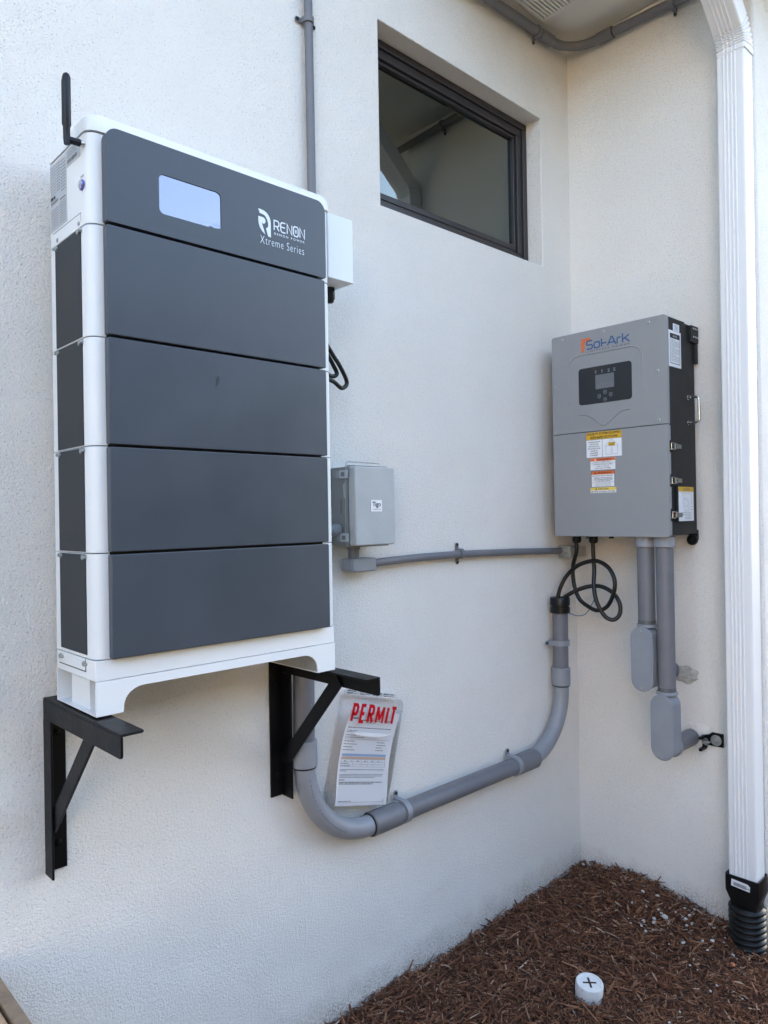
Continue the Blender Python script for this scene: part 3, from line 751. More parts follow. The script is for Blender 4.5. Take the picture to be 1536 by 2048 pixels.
# ================================================================== small grey enclosure
tb = thing('junction_box', (-1.25, -.06, 1.46), 'small light grey plastic enclosure with latches beside the tall cabinet', 'junction box')
bx0, bx1, bz0, bz1 = -1.329, -1.172, 1.462, 1.6905
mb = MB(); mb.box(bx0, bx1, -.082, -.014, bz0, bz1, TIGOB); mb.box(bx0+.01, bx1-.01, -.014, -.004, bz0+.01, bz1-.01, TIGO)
for zz in (bz0+.012, bz1-.012): mb.prism(rrect(bx0-.012, bx1+.012, zz-.010, zz+.010, .006, 3), 'y', -.013, -.004, TIGO)
body = mb.build('enclosure_body', tb, bevel=.003)
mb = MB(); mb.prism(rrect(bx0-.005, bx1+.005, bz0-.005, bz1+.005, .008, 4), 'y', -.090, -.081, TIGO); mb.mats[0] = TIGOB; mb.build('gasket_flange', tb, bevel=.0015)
mb = MB(); mb.prism(rrect(bx0, bx1, bz0, bz1, .008, 5), 'y', -.122, -.0905, TIGO); lid = mb.build('lid', tb, bevel=.0045, seg=3)
fl = Flat((-1.272, -.1222, 1.5585), (1, 0, 0), (0, 0, 1), .0006)
fl.plate(rrect(0, .046, 0, .036, .002, 3), LABG); fl.lift(); fl.poly(rrect(.0012, .0448, .0012, .0348, .002, 3), LABW); fl.lift()
fl.text('Tigo', .0065, .0395, .0115, .0300, INK, bold=.014); fl.text('ENHANCED', .007, .039, .0065, .0090, INKG, bold=.01); fl.build('brand_sticker', lid)
def latch(z):
    mb = MB(); mb.box(bx0-.009, bx0-.0005, -.074, -.046, z-.010, z+.010, PVCL); mb.box(bx0-.0125, bx0-.006, -.099, -.066, z-.012, z+.012, TIGO)
    mb.box(bx0-.0133, bx0-.0115, -.090, -.074, z-.006, z+.006, PVC); mb.build('latch', tb, bevel=.0012)
latch(bz1-.022); latch(bz0+.024)
mb = MB(); mb.tube([(bx0-.004, -.082, 1.50), (bx0-.004, -.086, 1.66), (bx0-.004, -.088, 1.70), (bx0+.004, -.088, 1.705), (bx1-.03, -.088, 1.703)], .0016, ZINC, 8); mb.build('hinge_wire', tb)
mb = MB(); mb.box(bx0-.0018, bx0+.0, -.060, -.056, 1.555, 1.597, PVC); mb.prism([(-.075, 1.60), (-.081, 1.60), (-.081, 1.645), (-.072, 1.638)], 'x', bx0-.0035, bx0, TIGO); mb.build('moulded_rib', tb)
# conduit stub into the box from behind the cabinet
mb = MB(); mb.lathe([(.0145, 0), (.0145, .03), (.0175, .031), (.0175, .052)], (bx0-.056, -.048, 1.508), (1, 0, 0), PVCL, 24)
mb.tube([(bx0-.16, -.048, 1.508), (bx0-.05, -.048, 1.508)], .0125, PVC); mb.build('conduit_stub', tb)

# slim conduit from the enclosure to the inverter
c4 = thing('conduit', (-.7, -.026, 1.405), 'slim grey conduit running level from the small enclosure to the corner', 'conduit')
MB().tube([(-1.24, -.034, 1.400), (-1.10, -.028, 1.405), (-.95, -.022, 1.408), (-.76, -.0205, 1.4085), (-.45, -.020, 1.402), (-.10, -.022, 1.3905)], .0128, PVC).build('pipe', c4)
mb = MB(); mb.prism(rrect(-1.296, -1.196, 1.381, 1.421, (.016, .003, .003, .004), 5), 'y', -.060, -.018, PVCL)
mb.cyl((-1.268, -.040, 1.42), (-1.268, -.040, 1.463), .0165, PVC, 24); mb.lathe([(.02, 0), (.02, .008)], (-1.268, -.040, 1.448), (0, 0, 1), PVC, 24)
mb.build('pull_elbow', c4, bevel=.002)
mb = MB(); mb.prism(rrect(-1.291, -1.199, 1.384, 1.418, (.014, .002, .002, .003), 5), 'y', -.063, -.0605, PVCL); mb.build('elbow_cover', c4, bevel=.0008)
strap(c4, (-.762, -.0205, 1.4105), (1, 0, 0), .0135, (0, 1, 0), (0, 0, 1), two=True, M=PVC)
mb = MB(); mb.box(-.122, -.004, -.052, -.004, 1.366, 1.407, ZINC); mb.box(-.128, -.118, -.056, -.002, 1.362, 1.411, ZINC)
mb.lathe([(.018, 0), (.018, .012), (.0155, .013), (.0155, .022)], (-.127, -.024, 1.390), (-1, 0, 0), ZINC, 16)
mb.build('connector_box', c4, bevel=.002)

# ================================================================== permit sleeve
TH = R_(14.5)
PU, PW = V((math.cos(TH), 0, -math.sin(TH))), V((math.sin(TH), 0, math.cos(TH)))
PO = V((-1.365, -.052, .712))
permit = thing('permit_sleeve', tuple(PO), 'tilted clear plastic sleeve with PERMIT in red letters, below the right bracket', 'permit sleeve')
def PP(u_, w_, y): q = PO+PU*u_+PW*w_; return (q.x, y, q.z)
def slab(mb, u0, u1, w0, w1, y0, y1, M, rad=.006):
    pts = rrect(u0, u1, w0, w1, rad, 4); n_ = len(pts)
    mb.add([PP(p[0], p[1], y0) for p in pts]+[PP(p[0], p[1], y1) for p in pts], [tuple(range(n_)), tuple(range(n_, 2*n_))]+[(i, (i+1) % n_, n_+(i+1) % n_, n_+i) for i in range(n_)], M)
mb = MB(); mb.add([PP(p[0], p[1], -.005) for p in rrect(-.012, .222, -.006, .312, .012, 4)], [tuple(range(20))], PLASTIC); mb.build('back_shell', permit)
mb = MB()
# front blister with a raised rim
def blister(levels):
    rings = [[PP(p[0], p[1], y) for p in rrect(u0, u1, w0, w1, rd, 4)] for (u0, u1, w0, w1, rd, y) in levels]
    k = len(rings[0]); vs = [q for rr_ in rings for q in rr_]; fs = [tuple(range((len(rings)-1)*k, len(rings)*k))]
    for i in range(len(rings)-1): fs += [(i*k+j, i*k+(j+1) % k, (i+1)*k+(j+1) % k, (i+1)*k+j) for j in range(k)]
    mb.add(vs, fs, PLASTIC)
blister([(-.010, .220, -.004, .318, .010, -.0125), (-.008, .218, -.002, .316, .012, -.046), (-.004, .214, .002, .312, .014, -.0525)])
mb.build('front_shell', permit, angle=30)
mb = MB()
for (u0, u1) in ((.004, .05), (.058, .10), (.112, .15), (.158, .205)): mb.tube([PP(u0, .3225, -.018), PP(u1, .3225, -.018)], .0055, PLASTIC, 10)
slab(mb, -.004, .214, .317, .328, -.012, -.008, PLASTIC, .003); mb.build('hinge', permit)
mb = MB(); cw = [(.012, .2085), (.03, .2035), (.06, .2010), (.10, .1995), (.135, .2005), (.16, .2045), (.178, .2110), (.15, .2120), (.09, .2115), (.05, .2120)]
mb.add([PP(a1, b1, -.0535) for a1, b1 in cw]+[PP(a1*.96+.004, b1*.97+.0065, -.0555) for a1, b1 in cw], [tuple(range(10)), tuple(range(10, 20))]+[(i, (i+1) % 10, 10+(i+1) % 10, 10+i) for i in range(10)], GLARE); mb.build('painted_glare', permit)  # pale strip standing in for a glare highlight on the sleeve front
# paper, curling forward at the foot
NS = 16
def paper_y(w_): return -.049+.016*math.sin(max(0, min(1, (w_-.02)/.26))*math.pi)
pf = MB(); vs = []; fs = []
for j in range(NS+1):
    w_ = .274*j/NS
    for u_ in (0, .209): vs.append(PP(u_, w_, paper_y(w_)))
for j in range(NS): fs.append((2*j, 2*j+1, 2*j+3, 2*j+2))
def pq(u0, u1, w0, w1, M, d=.0006):
    pf.quad(PP(u0, w0, paper_y(w0)-d), PP(u1, w0, paper_y(w0)-d), PP(u1, w1, paper_y(w1)-d), PP(u0, w1, paper_y(w1)-d), M)
pf.add(vs, fs, PAPER)
rp = random.Random(11)
def pline(u0, u1, w_, hh, M=INK, gap=.0018):
    u_ = u0
    while u_ < u1:
        L_ = rp.uniform(.003, .010); pq(u_, min(u_+L_, u1), w_, w_+hh, M); u_ += L_+gap
pq(.008, .19, .1385, .1455, TBLUE); pq(.008, .19, .130, .1375, TTAN)
pline(.065, .135, .1405, .0022, INKG); pline(.08, .11, .1325, .0022, INKG)
for uu in (.008, .055, .09, .115, .14, .19): pq(uu, uu+.0006, .108, .1295, INKG)
for ww in (.108, .115, .122, .1295): pq(.008, .19, ww, ww+.0005, INKG)
for ww in (.1235,): pline(.02, .18, ww, .002, INKG, .02)
pline(.010, .04, .117, .002, INKG); pline(.010, .045, .110, .002, INKG)
for k, ww in enumerate((.0995, .0955)): pline(.008, .19 if k == 0 else .035, ww, .0017, INKG)
for ww in (.086, .082, .078): pline(.008, .185 if ww > .08 else .15, ww, .0017, INKG)
pline(.008, .03, .0705, .0022); pline(.008, .184, .064, .0023); pline(.008, .145, .0595, .0023)
pline(.010, .060, .0125, .0018, INKG); pq(.010, .19, .0095, .0102, INKG); pq(.192, .1935, .008, .017, INK)
for k in range(4): pline(.008, (.05, .06, .045, .055)[k], .181-k*.0085, .0020, INKG); pline(.142, (.175, .18, .168, .176)[k], .1795-k*.0078, .0020, INKG)
pline(.008, .085, .1925, .002, INKG); pline(.008, .05, .199, .002, INKG)
pq(.006, .195, .188, .1886, INKG)
pline(.01, .19, .2215, .0022); pline(.01, .05, .2125, .0018, INKG); pline(.01, .04, .2085, .0018, INKG)
pline(.018, .048, .248, .0045, INKG, .001); pline(.062, .135, .2445, .0025); pline(.075, .115, .238, .0022, INKG); pline(.085, .12, .2505, .0022, INKG)
pline(.15, .18, .2465, .0022, INKG); pline(.152, .176, .242, .0022, INKG)
o = pf.build('permit_paper', permit)
fl = Flat(PP(0, 0, -.0532), PU, PW, .0004)
xx = .006
PL = {'P': [[(0, 0), (0, 1), (.75, 1), (1, .86), (1, .58), (.75, .44), (0, .44)]], 'E': [[(1, 1), (0, 1), (0, 0), (1, 0)], [(0, .5), (.9, .5)]],
      'R': [[(0, 0), (0, 1), (.75, 1), (1, .86), (1, .60), (.75, .48), (0, .48)], [(.5, .48), (1.05, 0)]], 'M': [[(0, 0), (0, .5), (0, 1)], [(.04, 1), (.5, .18)], [(.5, .18), (.96, 1)], [(1, 1), (1, .5), (1, 0)]],
      'I': [[(0, 0), (0, .5), (0, 1)]], 'T': [[(0, 1), (1, 1)], [(.5, 1), (.5, 0)]]}
xx = .004
for ch, w_ in zip('PERMIT', (.0160, .0145, .0165, .0260, .0005, .0185)):
    for q in PL[ch]: fl.stroke([(xx+.0005+a1*w_+.003*b1, .2425+b1*.0475) for a1, b1 in q], .0085 if ch == 'M' else .0100, RED)
    xx += w_+(.0172 if ch != 'I' else .0155)
fl.build('permit_lettering', permit)

# ================================================================== inverter
IX = -.2478; IY0, IY1 = -.065, -.529; IT, IM, IB = 2.2285, 1.8485, 1.4555
inv = thing('inverter', (-.12, -.297, IB), 'grey and black solar inverter with display and warning stickers on the short wall', 'inverter')
mb = MB(); mb.box(IX+.019, -.095, IY1+.003, IY0-.003, IB+.004, IT-.003, INVB); chs = mb.build('chassis', inv, bevel=.003)
mb = MB(); mb.box(-.0945, -.016, IY1+.006, IY0-.006, IB+.006, IT-.006, INVB); mb.build('heat_sink', inv, bevel=.003)
mb = MB(); mb.prism(rrect(IY1, IY0, IM+.0012, IT, (.001, .001, .010, .010), 4), 'x', IX, IX+.018, INVG); up = mb.build('upper_cover', inv, bevel=.003, seg=3)
lt_z = (1.771, 1.652, 1.5325)
pts = [(IY1, IB), (IY0, IB), (IY0, IM-.0012), (IY1, IM-.0012)]
mb = MB(); mb.prism(rrect(IY1, IY0, IB, IM-.0012, (.008, .008, .001, .001), 4), 'x', IX, IX+.0125, INVG)
zz = [IB+.008]
edges = [IB+.006]
for q in sorted(lt_z): edges += [q-.022, q+.022]
edges += [IM-.004]
for k in range(0, len(edges), 2): mb.box(IX+.0125, IX+.020, IY1, IY1+.004, edges[k], edges[k+1], INVG)
mb.box(IX+.0125, IX+.020, IY0-.004, IY0, IB+.006, IM-.004, INVG)
low = mb.build('lower_cover', inv, bevel=.003, seg=3)
mb = MB(); mb.box(IX+.006, IX+.018, IY1+.004, IY0-.004, IM-.0014, IM+.0014, GAP); mb.build('cover_seam', inv)
# embossed ribs on the upper cover
def rib(path, rad=.0030):
    mb = MB(); mb.tube([(IX+.0006, a1, b1) for a1, b1 in path], rad, INVG, 10); return mb
hood = [(-.140, 1.955), (-.140, 2.095)]+[(-.140-.045*(1-math.cos(R_(t))), 2.095+.045*math.sin(R_(t))) for t in range(9, 91, 9)]
hood += [(-.395-.045*math.sin(R_(t)), 2.14-.045*(1-math.cos(R_(t)))) for t in range(0, 91, 9)]+[(-.440, 1.965)]
rib(hood).build('embossed_rib', up, angle=60)
rib([tuple(q)[:2] for q in smooth_path([(-.185, 1.915, 0), (-.215, 1.912, 0), (-.245, 1.895, 0), (-.285, 1.868, 0), (-.325, 1.893, 0), (-.355, 1.912, 0), (-.39, 1.916, 0)])]).build('embossed_rib', up, angle=60)
for (yv, zv) in ((-.113, 2.217), (-.29, 2.216), (-.466, 2.215), (-.079, 2.039), (-.497, 2.040), (-.498, 1.868), (-.078, 1.868)):
    mb = MB(); mb.lathe([(.0058, 0), (.0055, .002), (.0030, .003)], (IX, yv, zv-.004), (-1, 0, 0), ZINC, 16); mb.lathe([(.0022, .0005), (.002, .0034)], (IX, yv, zv-.004), (-1, 0, 0), GAP, 6); mb.build('screw', up)
# membrane panel. flat art on the front: U = -y (right as seen), W = +z
def front(y, z, h=.0): return Flat((IX-h, y, z), (0, -1, 0), (0, 0, 1), .0005)
pn = front(-.183, 1.951); pn.h = .0012; pn.plate(rrect(0, .216, 0, .1375, .012, 6), PANELB); pn.h += .0003
icons = [(.073, .111), (.099, .111), (.126, .111), (.149, .111)]
for k, (a1, b1) in enumerate(icons):
    pn.rect(a1-.0016, a1+.0016, b1, b1+.004, LCDL); pn.stroke([(a1+.003*math.cos(t*.785), b1+.008+.003*math.sin(t*.785)) for t in range(8)], .0013, LCDL, closed=True)
    if k > 1: pn.rect(a1-.006, a1+.006, b1, b1+.0013, LCDL)
for k, (a1, b1) in enumerate(((.086, .025), (.110, .0385), (.110, .0105), (.133, .0265))):
    pn.stroke([(a1-.0055, b1-.004), (a1, b1-.0075), (a1+.0055, b1-.004), (a1+.0055, b1+.005), (a1, b1+.0065), (a1-.0055, b1+.005)], .0013, LCDL, closed=True)
    pn.stroke([(a1-.0022, b1-.001), (a1+.0022, b1-.001), (a1, b1+.0025)], .001, LCDL, closed=True)
pno = pn.build('control_panel', up)
lc = front(-.2545, 2.0035, .0016); lc.plate(rrect(0, .0755, 0, .0525, .001, 2), LCD).lift()
for k in range(4): lc.stroke([(.010+k*.018+.0065*math.cos(t*.523), .009+.0065*math.sin(t*.523)) for t in range(12)], .0009, LCDL, closed=True)
lc.stroke([(.019, .017), (.028, .021), (.040, .017), (.046, .026), (.056, .017), (.066, .021)], .0008, LCDL); lc.build('screen', pno)
# brand print
lp = front(-.196, 2.146)
lp.poly([(0, .0), (.0125, .008), (.0155, .022), (.0155, .037), (.021, .044), (.041, .0455), (.037, .0545), (0, .0545)], LOGO_O)
LS = {'S': [[(1, 1), (.2, 1), (0, .85), (0, .62), (.18, .5), (.85, .5), (1, .38), (1, .14), (.82, 0), (0, 0)]],
      'o': [[(.5, .7), (.85, .7), (1, .58), (1, .12), (.85, 0), (.15, 0), (0, .12), (0, .58), (.15, .7), (.5, .7)]],
      'l': [[(0, 0), (0, 1)]], '-': [[(-.4, .4), (1.15, .4)]], 'A': [[(0, 0), (.5, 1), (.62, 1), (1.12, 0)], [(.22, .3), (.9, .3)]],
      'r': [[(0, 0), (0, .58), (.2, .72), (.8, .72)]], 'k': [[(0, 0), (0, 1.08)], [(0, .34), (1, .85)], [(.35, .48), (1.08, 0)]]}
X = .0235
for ch, wd, adv in (('S', .024, .0315), ('o', .022, .0305), ('l', .004, .006), ('-', .013, .0185), ('A', .030, .0385), ('r', .018, .0215), ('k', .0255, .0)):
    for q in LS[ch]: lp.stroke([(X+a1*wd, .0125+b1*.030) for a1, b1 in q], .0047, LOGO_B)
    X += adv
lp.text('LIMITLESS POWER', .0205, .197, .0005, .0065, INK, bold=-.005, space=1.6)
lp.build('logo_print', up)
# stickers on the lower cover
rs = random.Random(3)
def sticker(y, z, w_, h_, name, fn, rad=.003):
    s_ = front(y, z); s_.plate(rrect(0, w_, 0, h_, rad, 3), LABW).lift(); fn(s_); return s_.build(name, low)
def f1(s_):
    s_.poly(rrect(.001, .1465, .068, .0965, (.0, .0, .003, .003), 3), YEL)
    s_.stroke(rrect(.0008, .1467, .0008, .0967, .003, 3), .0016, INKG, closed=True); s_.rect(.0, .1475, .0672, .0686, INKG); s_.rect(.067, .0685, .001, .0672, INKG); s_.lift()
    s_.text('SOLAR PV SYSTEM EQUIPPED', .005, .1425, .0835, .0935, INK, bold=.022, res=2); s_.text('WITH RAPID SHUTDOWN', .018, .130, .0705, .0805, INK, bold=.022, res=2)
    for k, t in enumerate(('TURN RAPID SHUTDOWN', 'SWITCH TO THE', '"OFF" POSITION TO', 'SHUT DOWN PV SYSTEM', 'AND REDUCE', 'SHOCK HAZARD', 'IN THE ARRAY')):
        hw = .0013*len(t)*1.05; s_.text(t, .034-hw, .034+hw, .057-k*.0082, .0615-k*.0082, INK, bold=.02, res=1)
    s_.stroke([(.080, .041), (.106, .064), (.133, .041)], .0011, INKG, closed=True); s_.stroke([(.083, .040), (.083, .010), (.130, .010), (.130, .040)], .0009, INKG)
    s_.poly(rrect(.093, .1195, .041, .0535, .003, 3), YEL); s_.rect(.106, .1068, .026, .041, INKG); s_.stroke([(.103, .014), (.110, .014), (.110, .026), (.103, .026)], .0008, INKG, closed=True)
    s_.lift(); s_.text('SOLAR', .097, .116, .0475, .0515, INK, res=1); s_.text('PV PANELS', .095, .118, .0428, .0462, INK, res=1)
sticker(-.2095, 1.7485, .1475, .0975, 'warning_label', f1)
def f2(s_):
    s_.rect(0, .102, .0325, .0435, ORG); s_.rect(0, .102, .0235, .0241, INKG); s_.lift()
    s_.poly([(.017, .0345), (.025, .0345), (.021, .0415)], LABW); s_.text('WARNING', .029, .088, .0345, .0415, INK, bold=.012, res=2)
    for k, (t, a1, b1) in enumerate((('DUAL POWER SUPPLY', .015, .087), ('SOURCES: UTILITY GRID', .011, .091), ('AND PV SOLAR', .025, .077), ('ELECTRIC SYSTEM', .020, .082))):
        zq = (.0265, .0175, .0105, .0035)[k]; s_.text(t, a1, b1, zq, zq+.0042, INK, bold=.01, res=1)
sticker(-.2265, 1.7035, .102, .0440, 'warning_label', f2, .0005)
def f3(s_):
    s_.stroke([(0, 0), (.095, 0), (.095, .059), (0, .059)], .0016, INK, closed=True); s_.rect(.0, .095, .0465, .0585, ORG); s_.rect(.001, .094, .017, .0175, INK); s_.lift()
    s_.poly([(.012, .0485), (.021, .0485), (.0165, .0565)], INK); s_.text('WARNING', .025, .083, .0485, .056, INK, bold=.012, res=2)
    for k, (t, a1, b1) in enumerate((('ELECTRICAL SHOCK HAZARD', .004, .090), ('TERMINALS ON THE LINE AND', .010, .085), ('LOAD SIDES MAY BE ENERGIZED', .007, .088), ('IN THE OPEN POSITION', .018, .077))):
        zq = (.0395, .0315, .0255, .0195)[k]; s_.text(t, a1, b1, zq, zq+.0042, INK, bold=.014, res=1)
    for k in range(3): s_.text(('DC VOLTAGE IS ALWAYS PRESENT', 'WHEN SOLAR MODULES', 'ARE EXPOSED TO SUNLIGHT')[k], .014, .080, .0115-k*.0048, .0145-k*.0048, INKG, res=1)
sticker(-.2300, 1.6395, .095, .060, 'warning_label', f3, .0005)
def f4(s_):
    s_.rect(0, .1055, .0095, .0195, YEL2); s_.lift(); s_.poly([(.021, .011), (.029, .011), (.025, .0182)], INK); s_.text('CAUTION', .033, .074, .011, .0182, INK, bold=.012, res=2)
    s_.text('MULTIPLE SOURCES OF POWER', .004, .1015, .002, .0072, INK, bold=.016, res=1)
sticker(-.2250, 1.6180, .1055, .0200, 'warning_label', f4, .0005)
# side stickers (the side faces the camera's right)
def side(x, z, h=.0): return Flat((x, IY1+.003-h, z), (1, 0, 0), (0, 0, 1), .0005)
s_ = side(-.226, 2.052, .0002); s_.plate([(0, 0), (.095, 0), (.095, .127), (0, .127)], LABW).lift()
s_.stroke([(.011, .012), (.084, .012), (.084, .116), (.011, .116)], .002, INK, closed=True); s_.rect(.012, .083, .100, .115, INK); s_.lift(); s_.text('NOTICE', .032, .064, .104, .111, LABW)
for k in range(15): s_.words(.017, .079 if k % 5 else .05, .093-k*.0052, .0024, INKG, .004, .02, rs)
s_.build('notice_label', chs)
s_ = side(-.190, 2.180, .0002); s_.plate([(0, 0), (.048, 0), (.048, .026), (0, .026)], LABW).lift()
for k in range(4): s_.words(.012, .036, .004+k*.005, .0028, LOGO_B, .003, .009, rs)
s_.build('serial_label', chs)
s_ = side(-.192, 1.510, .0105); s_.plate(rrect(0, .118, 0, .121, .003, 3), LABW).lift(); s_.poly(rrect(0, .118, .104, .121, (0, 0, .003, .003), 3), YEL).lift()
s_.text('CAUTION', .035, .086, .107, .117, INKG, bold=.01, res=2); s_.words(.02, .10, .0985, .0022, INKG, .004, .012, rs)
s_.stroke([(.036, .088), (.030, .060), (.044, .036), (.072, .036), (.078, .058), (.064, .078), (.044, .080), (.04, .06), (.056, .048), (.068, .058)], .0009, INKG)
s_.stroke([(.026, .092), (.030, .094), (.036, .090)], .0009, INKG); s_.stroke([(.098, .096), (.098, .060)], .0009, INKG); s_.rect(.090, .110, .05, .0508, INKG); s_.rect(.088, .110, .040, .0408, INKG)
for k in range(5): s_.words(.012 if k > 2 else .045, .095, .006+k*.0055, .0022, INKG, .004, .012, rs)
s_.build('caution_label', chs)
mb = MB(); mb.box(-.196, -.07, IY1-.0067, IY1+.002, 1.506, 1.635, INVB); mb.build('label_plate', chs, bevel=.001)
# latches
for z in lt_z:
    y = IY1-.001; mb = MB()
    mb.box(IX+.008, IX+.012, y-.010, y, z-.012, z-.0095, STEEL); 
    for sg in (-1, 1): mb.tube([(IX+.006, y-.008, z+sg*.011), (IX+.036, y-.009, z+sg*.0105)], .0014, STEEL, 8)
    mb.tube([(IX+.0065, y-.008, z-.011), (IX+.0065, y-.008, z+.011)], .0014, STEEL, 8)
    mb.box(IX+.028, IX+.046, y-.012, y-.001, z-.0095, z+.0095, STEEL); mb.box(IX+.0335, IX+.038, y-.0125, y-.011, z-.004, z+.004, GAP)
    mb.box(IX+.046, IX+.076, y-.0115, y-.0095, z-.0075, z+.0075, STEEL)
    mb.build('latch', inv, bevel=.0006, seg=1)
    mb = MB(); mb.box(IX+.012, IX+.03, y-.001, y+.003, z-.018, z+.018, GAP); mb.build('latch_recess', inv)
# handle
y = IY1+.002; hx = -.088
mb = MB(); H = []
H += [(hx, y, 1.953), (hx, y-.032, 1.953)]+[(hx, y-.032-.010*math.sin(R_(t)), 1.943+.010*math.cos(R_(t))) for t in range(15, 91, 15)]
H += [(hx, y-.032-.010*math.cos(R_(t)), 1.872-.010*math.sin(R_(t))) for t in range(0, 91, 15)]+[(hx, y, 1.862)]
mb.tube(H, .0042, STEEL, 14)
for zz in (1.953, 1.862): mb.lathe([(.0085, 0), (.0085, .003), (.006, .004), (.006, .013)], (hx, y, zz), (0, -1, 0), STEEL, 18)
mb.build('handle', inv)
# mounting ear and bracket plate at the back, rubber foot
mb = MB(); mb.box(-.060, -.002, IY1-.006, IY1+.008, 2.158, 2.2200, INVB)
mb.box(-.022, -.004, IY1-.004, IY1+.012, 2.085, 2.158, INVB)
eo = mb.build('mounting_ear', inv, bevel=.003)
for a1 in (-.046, -.030, -.016):
    for b1 in (2.208, 2.178): mb = MB(); mb.lathe([(.0038, 0), (.0032, .0026)], (a1, IY1-.006, b1), (0, -1, 0), ZINC, 10); mb.build('screw', eo)
mb = MB(); mb.lathe([(.0185, 0), (.0195, .002), (.0195, .010), (.0175, .013)], (-.012, -.505, 1.438), (-1, 0, -.0), BPL, 28); mb.lathe([(.005, .0), (.005, .0135)], (-.012, -.505, 1.438), (-1, 0, 0), GAP, 12)
mb.box(-.012, -.002, -.522, -.488, 1.438, 1.475, INVB)
mb.build('rubber_foot', inv)
# cable glands below
GX = -.135
for yv in (-.092, -.166):
    mb = MB(); mb.lathe([(.018, 0), (.018, .010)], (GX, yv, IB+.004), (0, 0, -1), PVC, 6); mb.lathe([(.0155, .008), (.0175, .012), (.0175, .026), (.0135, .034), (.0085, .035)], (GX, yv, IB+.004), (0, 0, -1), BPL, 18)
    mb.build('cable_gland', inv)
for (xx_, yv, rr0, hh, M_) in ((-.10, -.128, .014, .018, PVC), (-.12, -.21, .009, .014, LABW), (-.12, -.235, .009, .016, BPL)):
    mb = MB(); mb.lathe([(rr0, 0), (rr0, hh)], (xx_, yv, IB+.004), (0, 0, -1), M_, 20); mb.build('plug', inv)

# cables
CX_ = -.14
def kpath(pts, x=CX_): return [(x if len(q) == 2 else q[2], q[0], q[1]) for q in pts]
k1 = thing('cable', (CX_, -.1, 1.2), 'black power cable making the large round loop under the inverter', 'cable')
MB().tube(smooth_path(kpath([(-.092, 1.428), (-.092, 1.39), (-.075, 1.33), (-.078, 1.262), (-.10, 1.205), (-.14, 1.176), (-.185, 1.164, -.145), (-.232, 1.185, -.155), (-.262, 1.235, -.16), (-.268, 1.285, -.16), (-.243, 1.330, -.155), (-.20, 1.354, -.15), (-.16, 1.355, -.15), (-.115, 1.338, -.165), (-.075, 1.30, -.18), (-.052, 1.25, -.195), (-.04, 1.195, -.202), (-.04, 1.15, -.202)])), .0080, RUB, 16).build('cable_sheath', k1)
k2 = thing('cable', (CX_, -.2, 1.15), 'black power cable hanging in the narrow loop under the inverter', 'cable')
MB().tube(smooth_path(kpath([(-.166, 1.428), (-.167, 1.38), (-.170, 1.32), (-.176, 1.26, -.155), (-.19, 1.20, -.16), (-.217, 1.147, -.15), (-.243, 1.132, -.135), (-.262, 1.15, -.12), (-.263, 1.19, -.115), (-.240, 1.228, -.115), (-.20, 1.252, -.12), (-.16, 1.257, -.13), (-.115, 1.245, -.15), (-.075, 1.222, -.17), (-.052, 1.20, -.18), (-.045, 1.15, -.18)])), .0080, RUB, 16).build('cable_sheath', k2)
k3 = thing('wire', (-.15, -.06, 1.13), 'thin blue wire curving from the black bushing behind the cables', 'wire')
MB().tube(smooth_path([(-.16, -.045, 1.155), (-.13, -.055, 1.138), (-.11, -.078, 1.130), (-.10, -.105, 1.140), (-.10, -.130, 1.175), (-.10, -.150, 1.215), (-.11, -.155, 1.25)]), .0017, BLUEC, 8).build('wire_insulation', k3)

# ================================================================== drops with conduit bodies
def drop(yv, zc0, zc1, label, wz):
    D = thing('conduit', (-.19, yv, zc0), label, 'conduit', 'conduit drops under the inverter')
    X = -.192
    coupling(D, (X, yv, 1.418), (X, yv, 1.458), .0365)
    MB().tube([(X, yv, zc1), (X+.001, yv+.001, 1.43)], RP, PVC, 32).build('pipe', D)
    mb = MB(); mb.lathe([(.0345, 0), (.0365, .002), (.0365, .010), (.0335, .012)], (X, yv, zc1-.006), (0, 0, 1), PVCL, 32); mb.lathe([(RP+.0008, 0), (RP+.0008, .016)], (X, yv, zc1+.004), (0, 0, 1), PVCD, 32); mb.build('hub', D)
    wd = .0405; xf = -.236
    def stad(w2, z0, z1): 
        out = []
        for t in range(0, 181, 12): out.append((yv+w2*math.cos(R_(t)), z1-w2+w2*math.sin(R_(t))))
        for t in range(180, 361, 12): out.append((yv+w2*math.cos(R_(t)), z0+w2+w2*math.sin(R_(t))))
        return out
    mb = MB(); mb.prism(stad(wd-.0025, zc0+.003, zc1-.004), 'x', xf+.004, X+.028, PVCL)
    body_ = mb.build('conduit_body', D, bevel=.006, seg=3)
    mb = MB(); mb.prism(stad(wd+.001, zc0-.001, zc1), 'x', xf, xf+.0035, PVCL); mb.prism(stad(wd-.0045, zc0+.0045, zc1-.0055), 'x', xf-.0018, xf, PVCL); cov = mb.build('body_cover', D, bevel=.0012)
    for zz in (zc0+.012, zc1-.014): mb = MB(); mb.lathe([(.0036, 0), (.0030, .0018)], (xf-.0018, yv, zz), (-1, 0, 0), ZINC, 12); mb.build('screw', cov)
    mb = MB(); mb.lathe([(.034, 0), (.037, .002), (.037, .018)], (X+.024, yv, wz), (1, 0, 0), PVCL, 32); mb.build('rear_hub', D)
    mb = MB(); mb.tube([(X+.04, yv, wz), (.02, yv, wz)], RP, PVC, 32); mb.build('wall_pipe', D)
    return D
drop(-.411, .902, 1.134, 'shorter conduit drop with rounded conduit body, nearer the corner', .945)
drop(-.482, .672, .902, 'longer conduit drop with rounded conduit body, beside the downspout', .705)
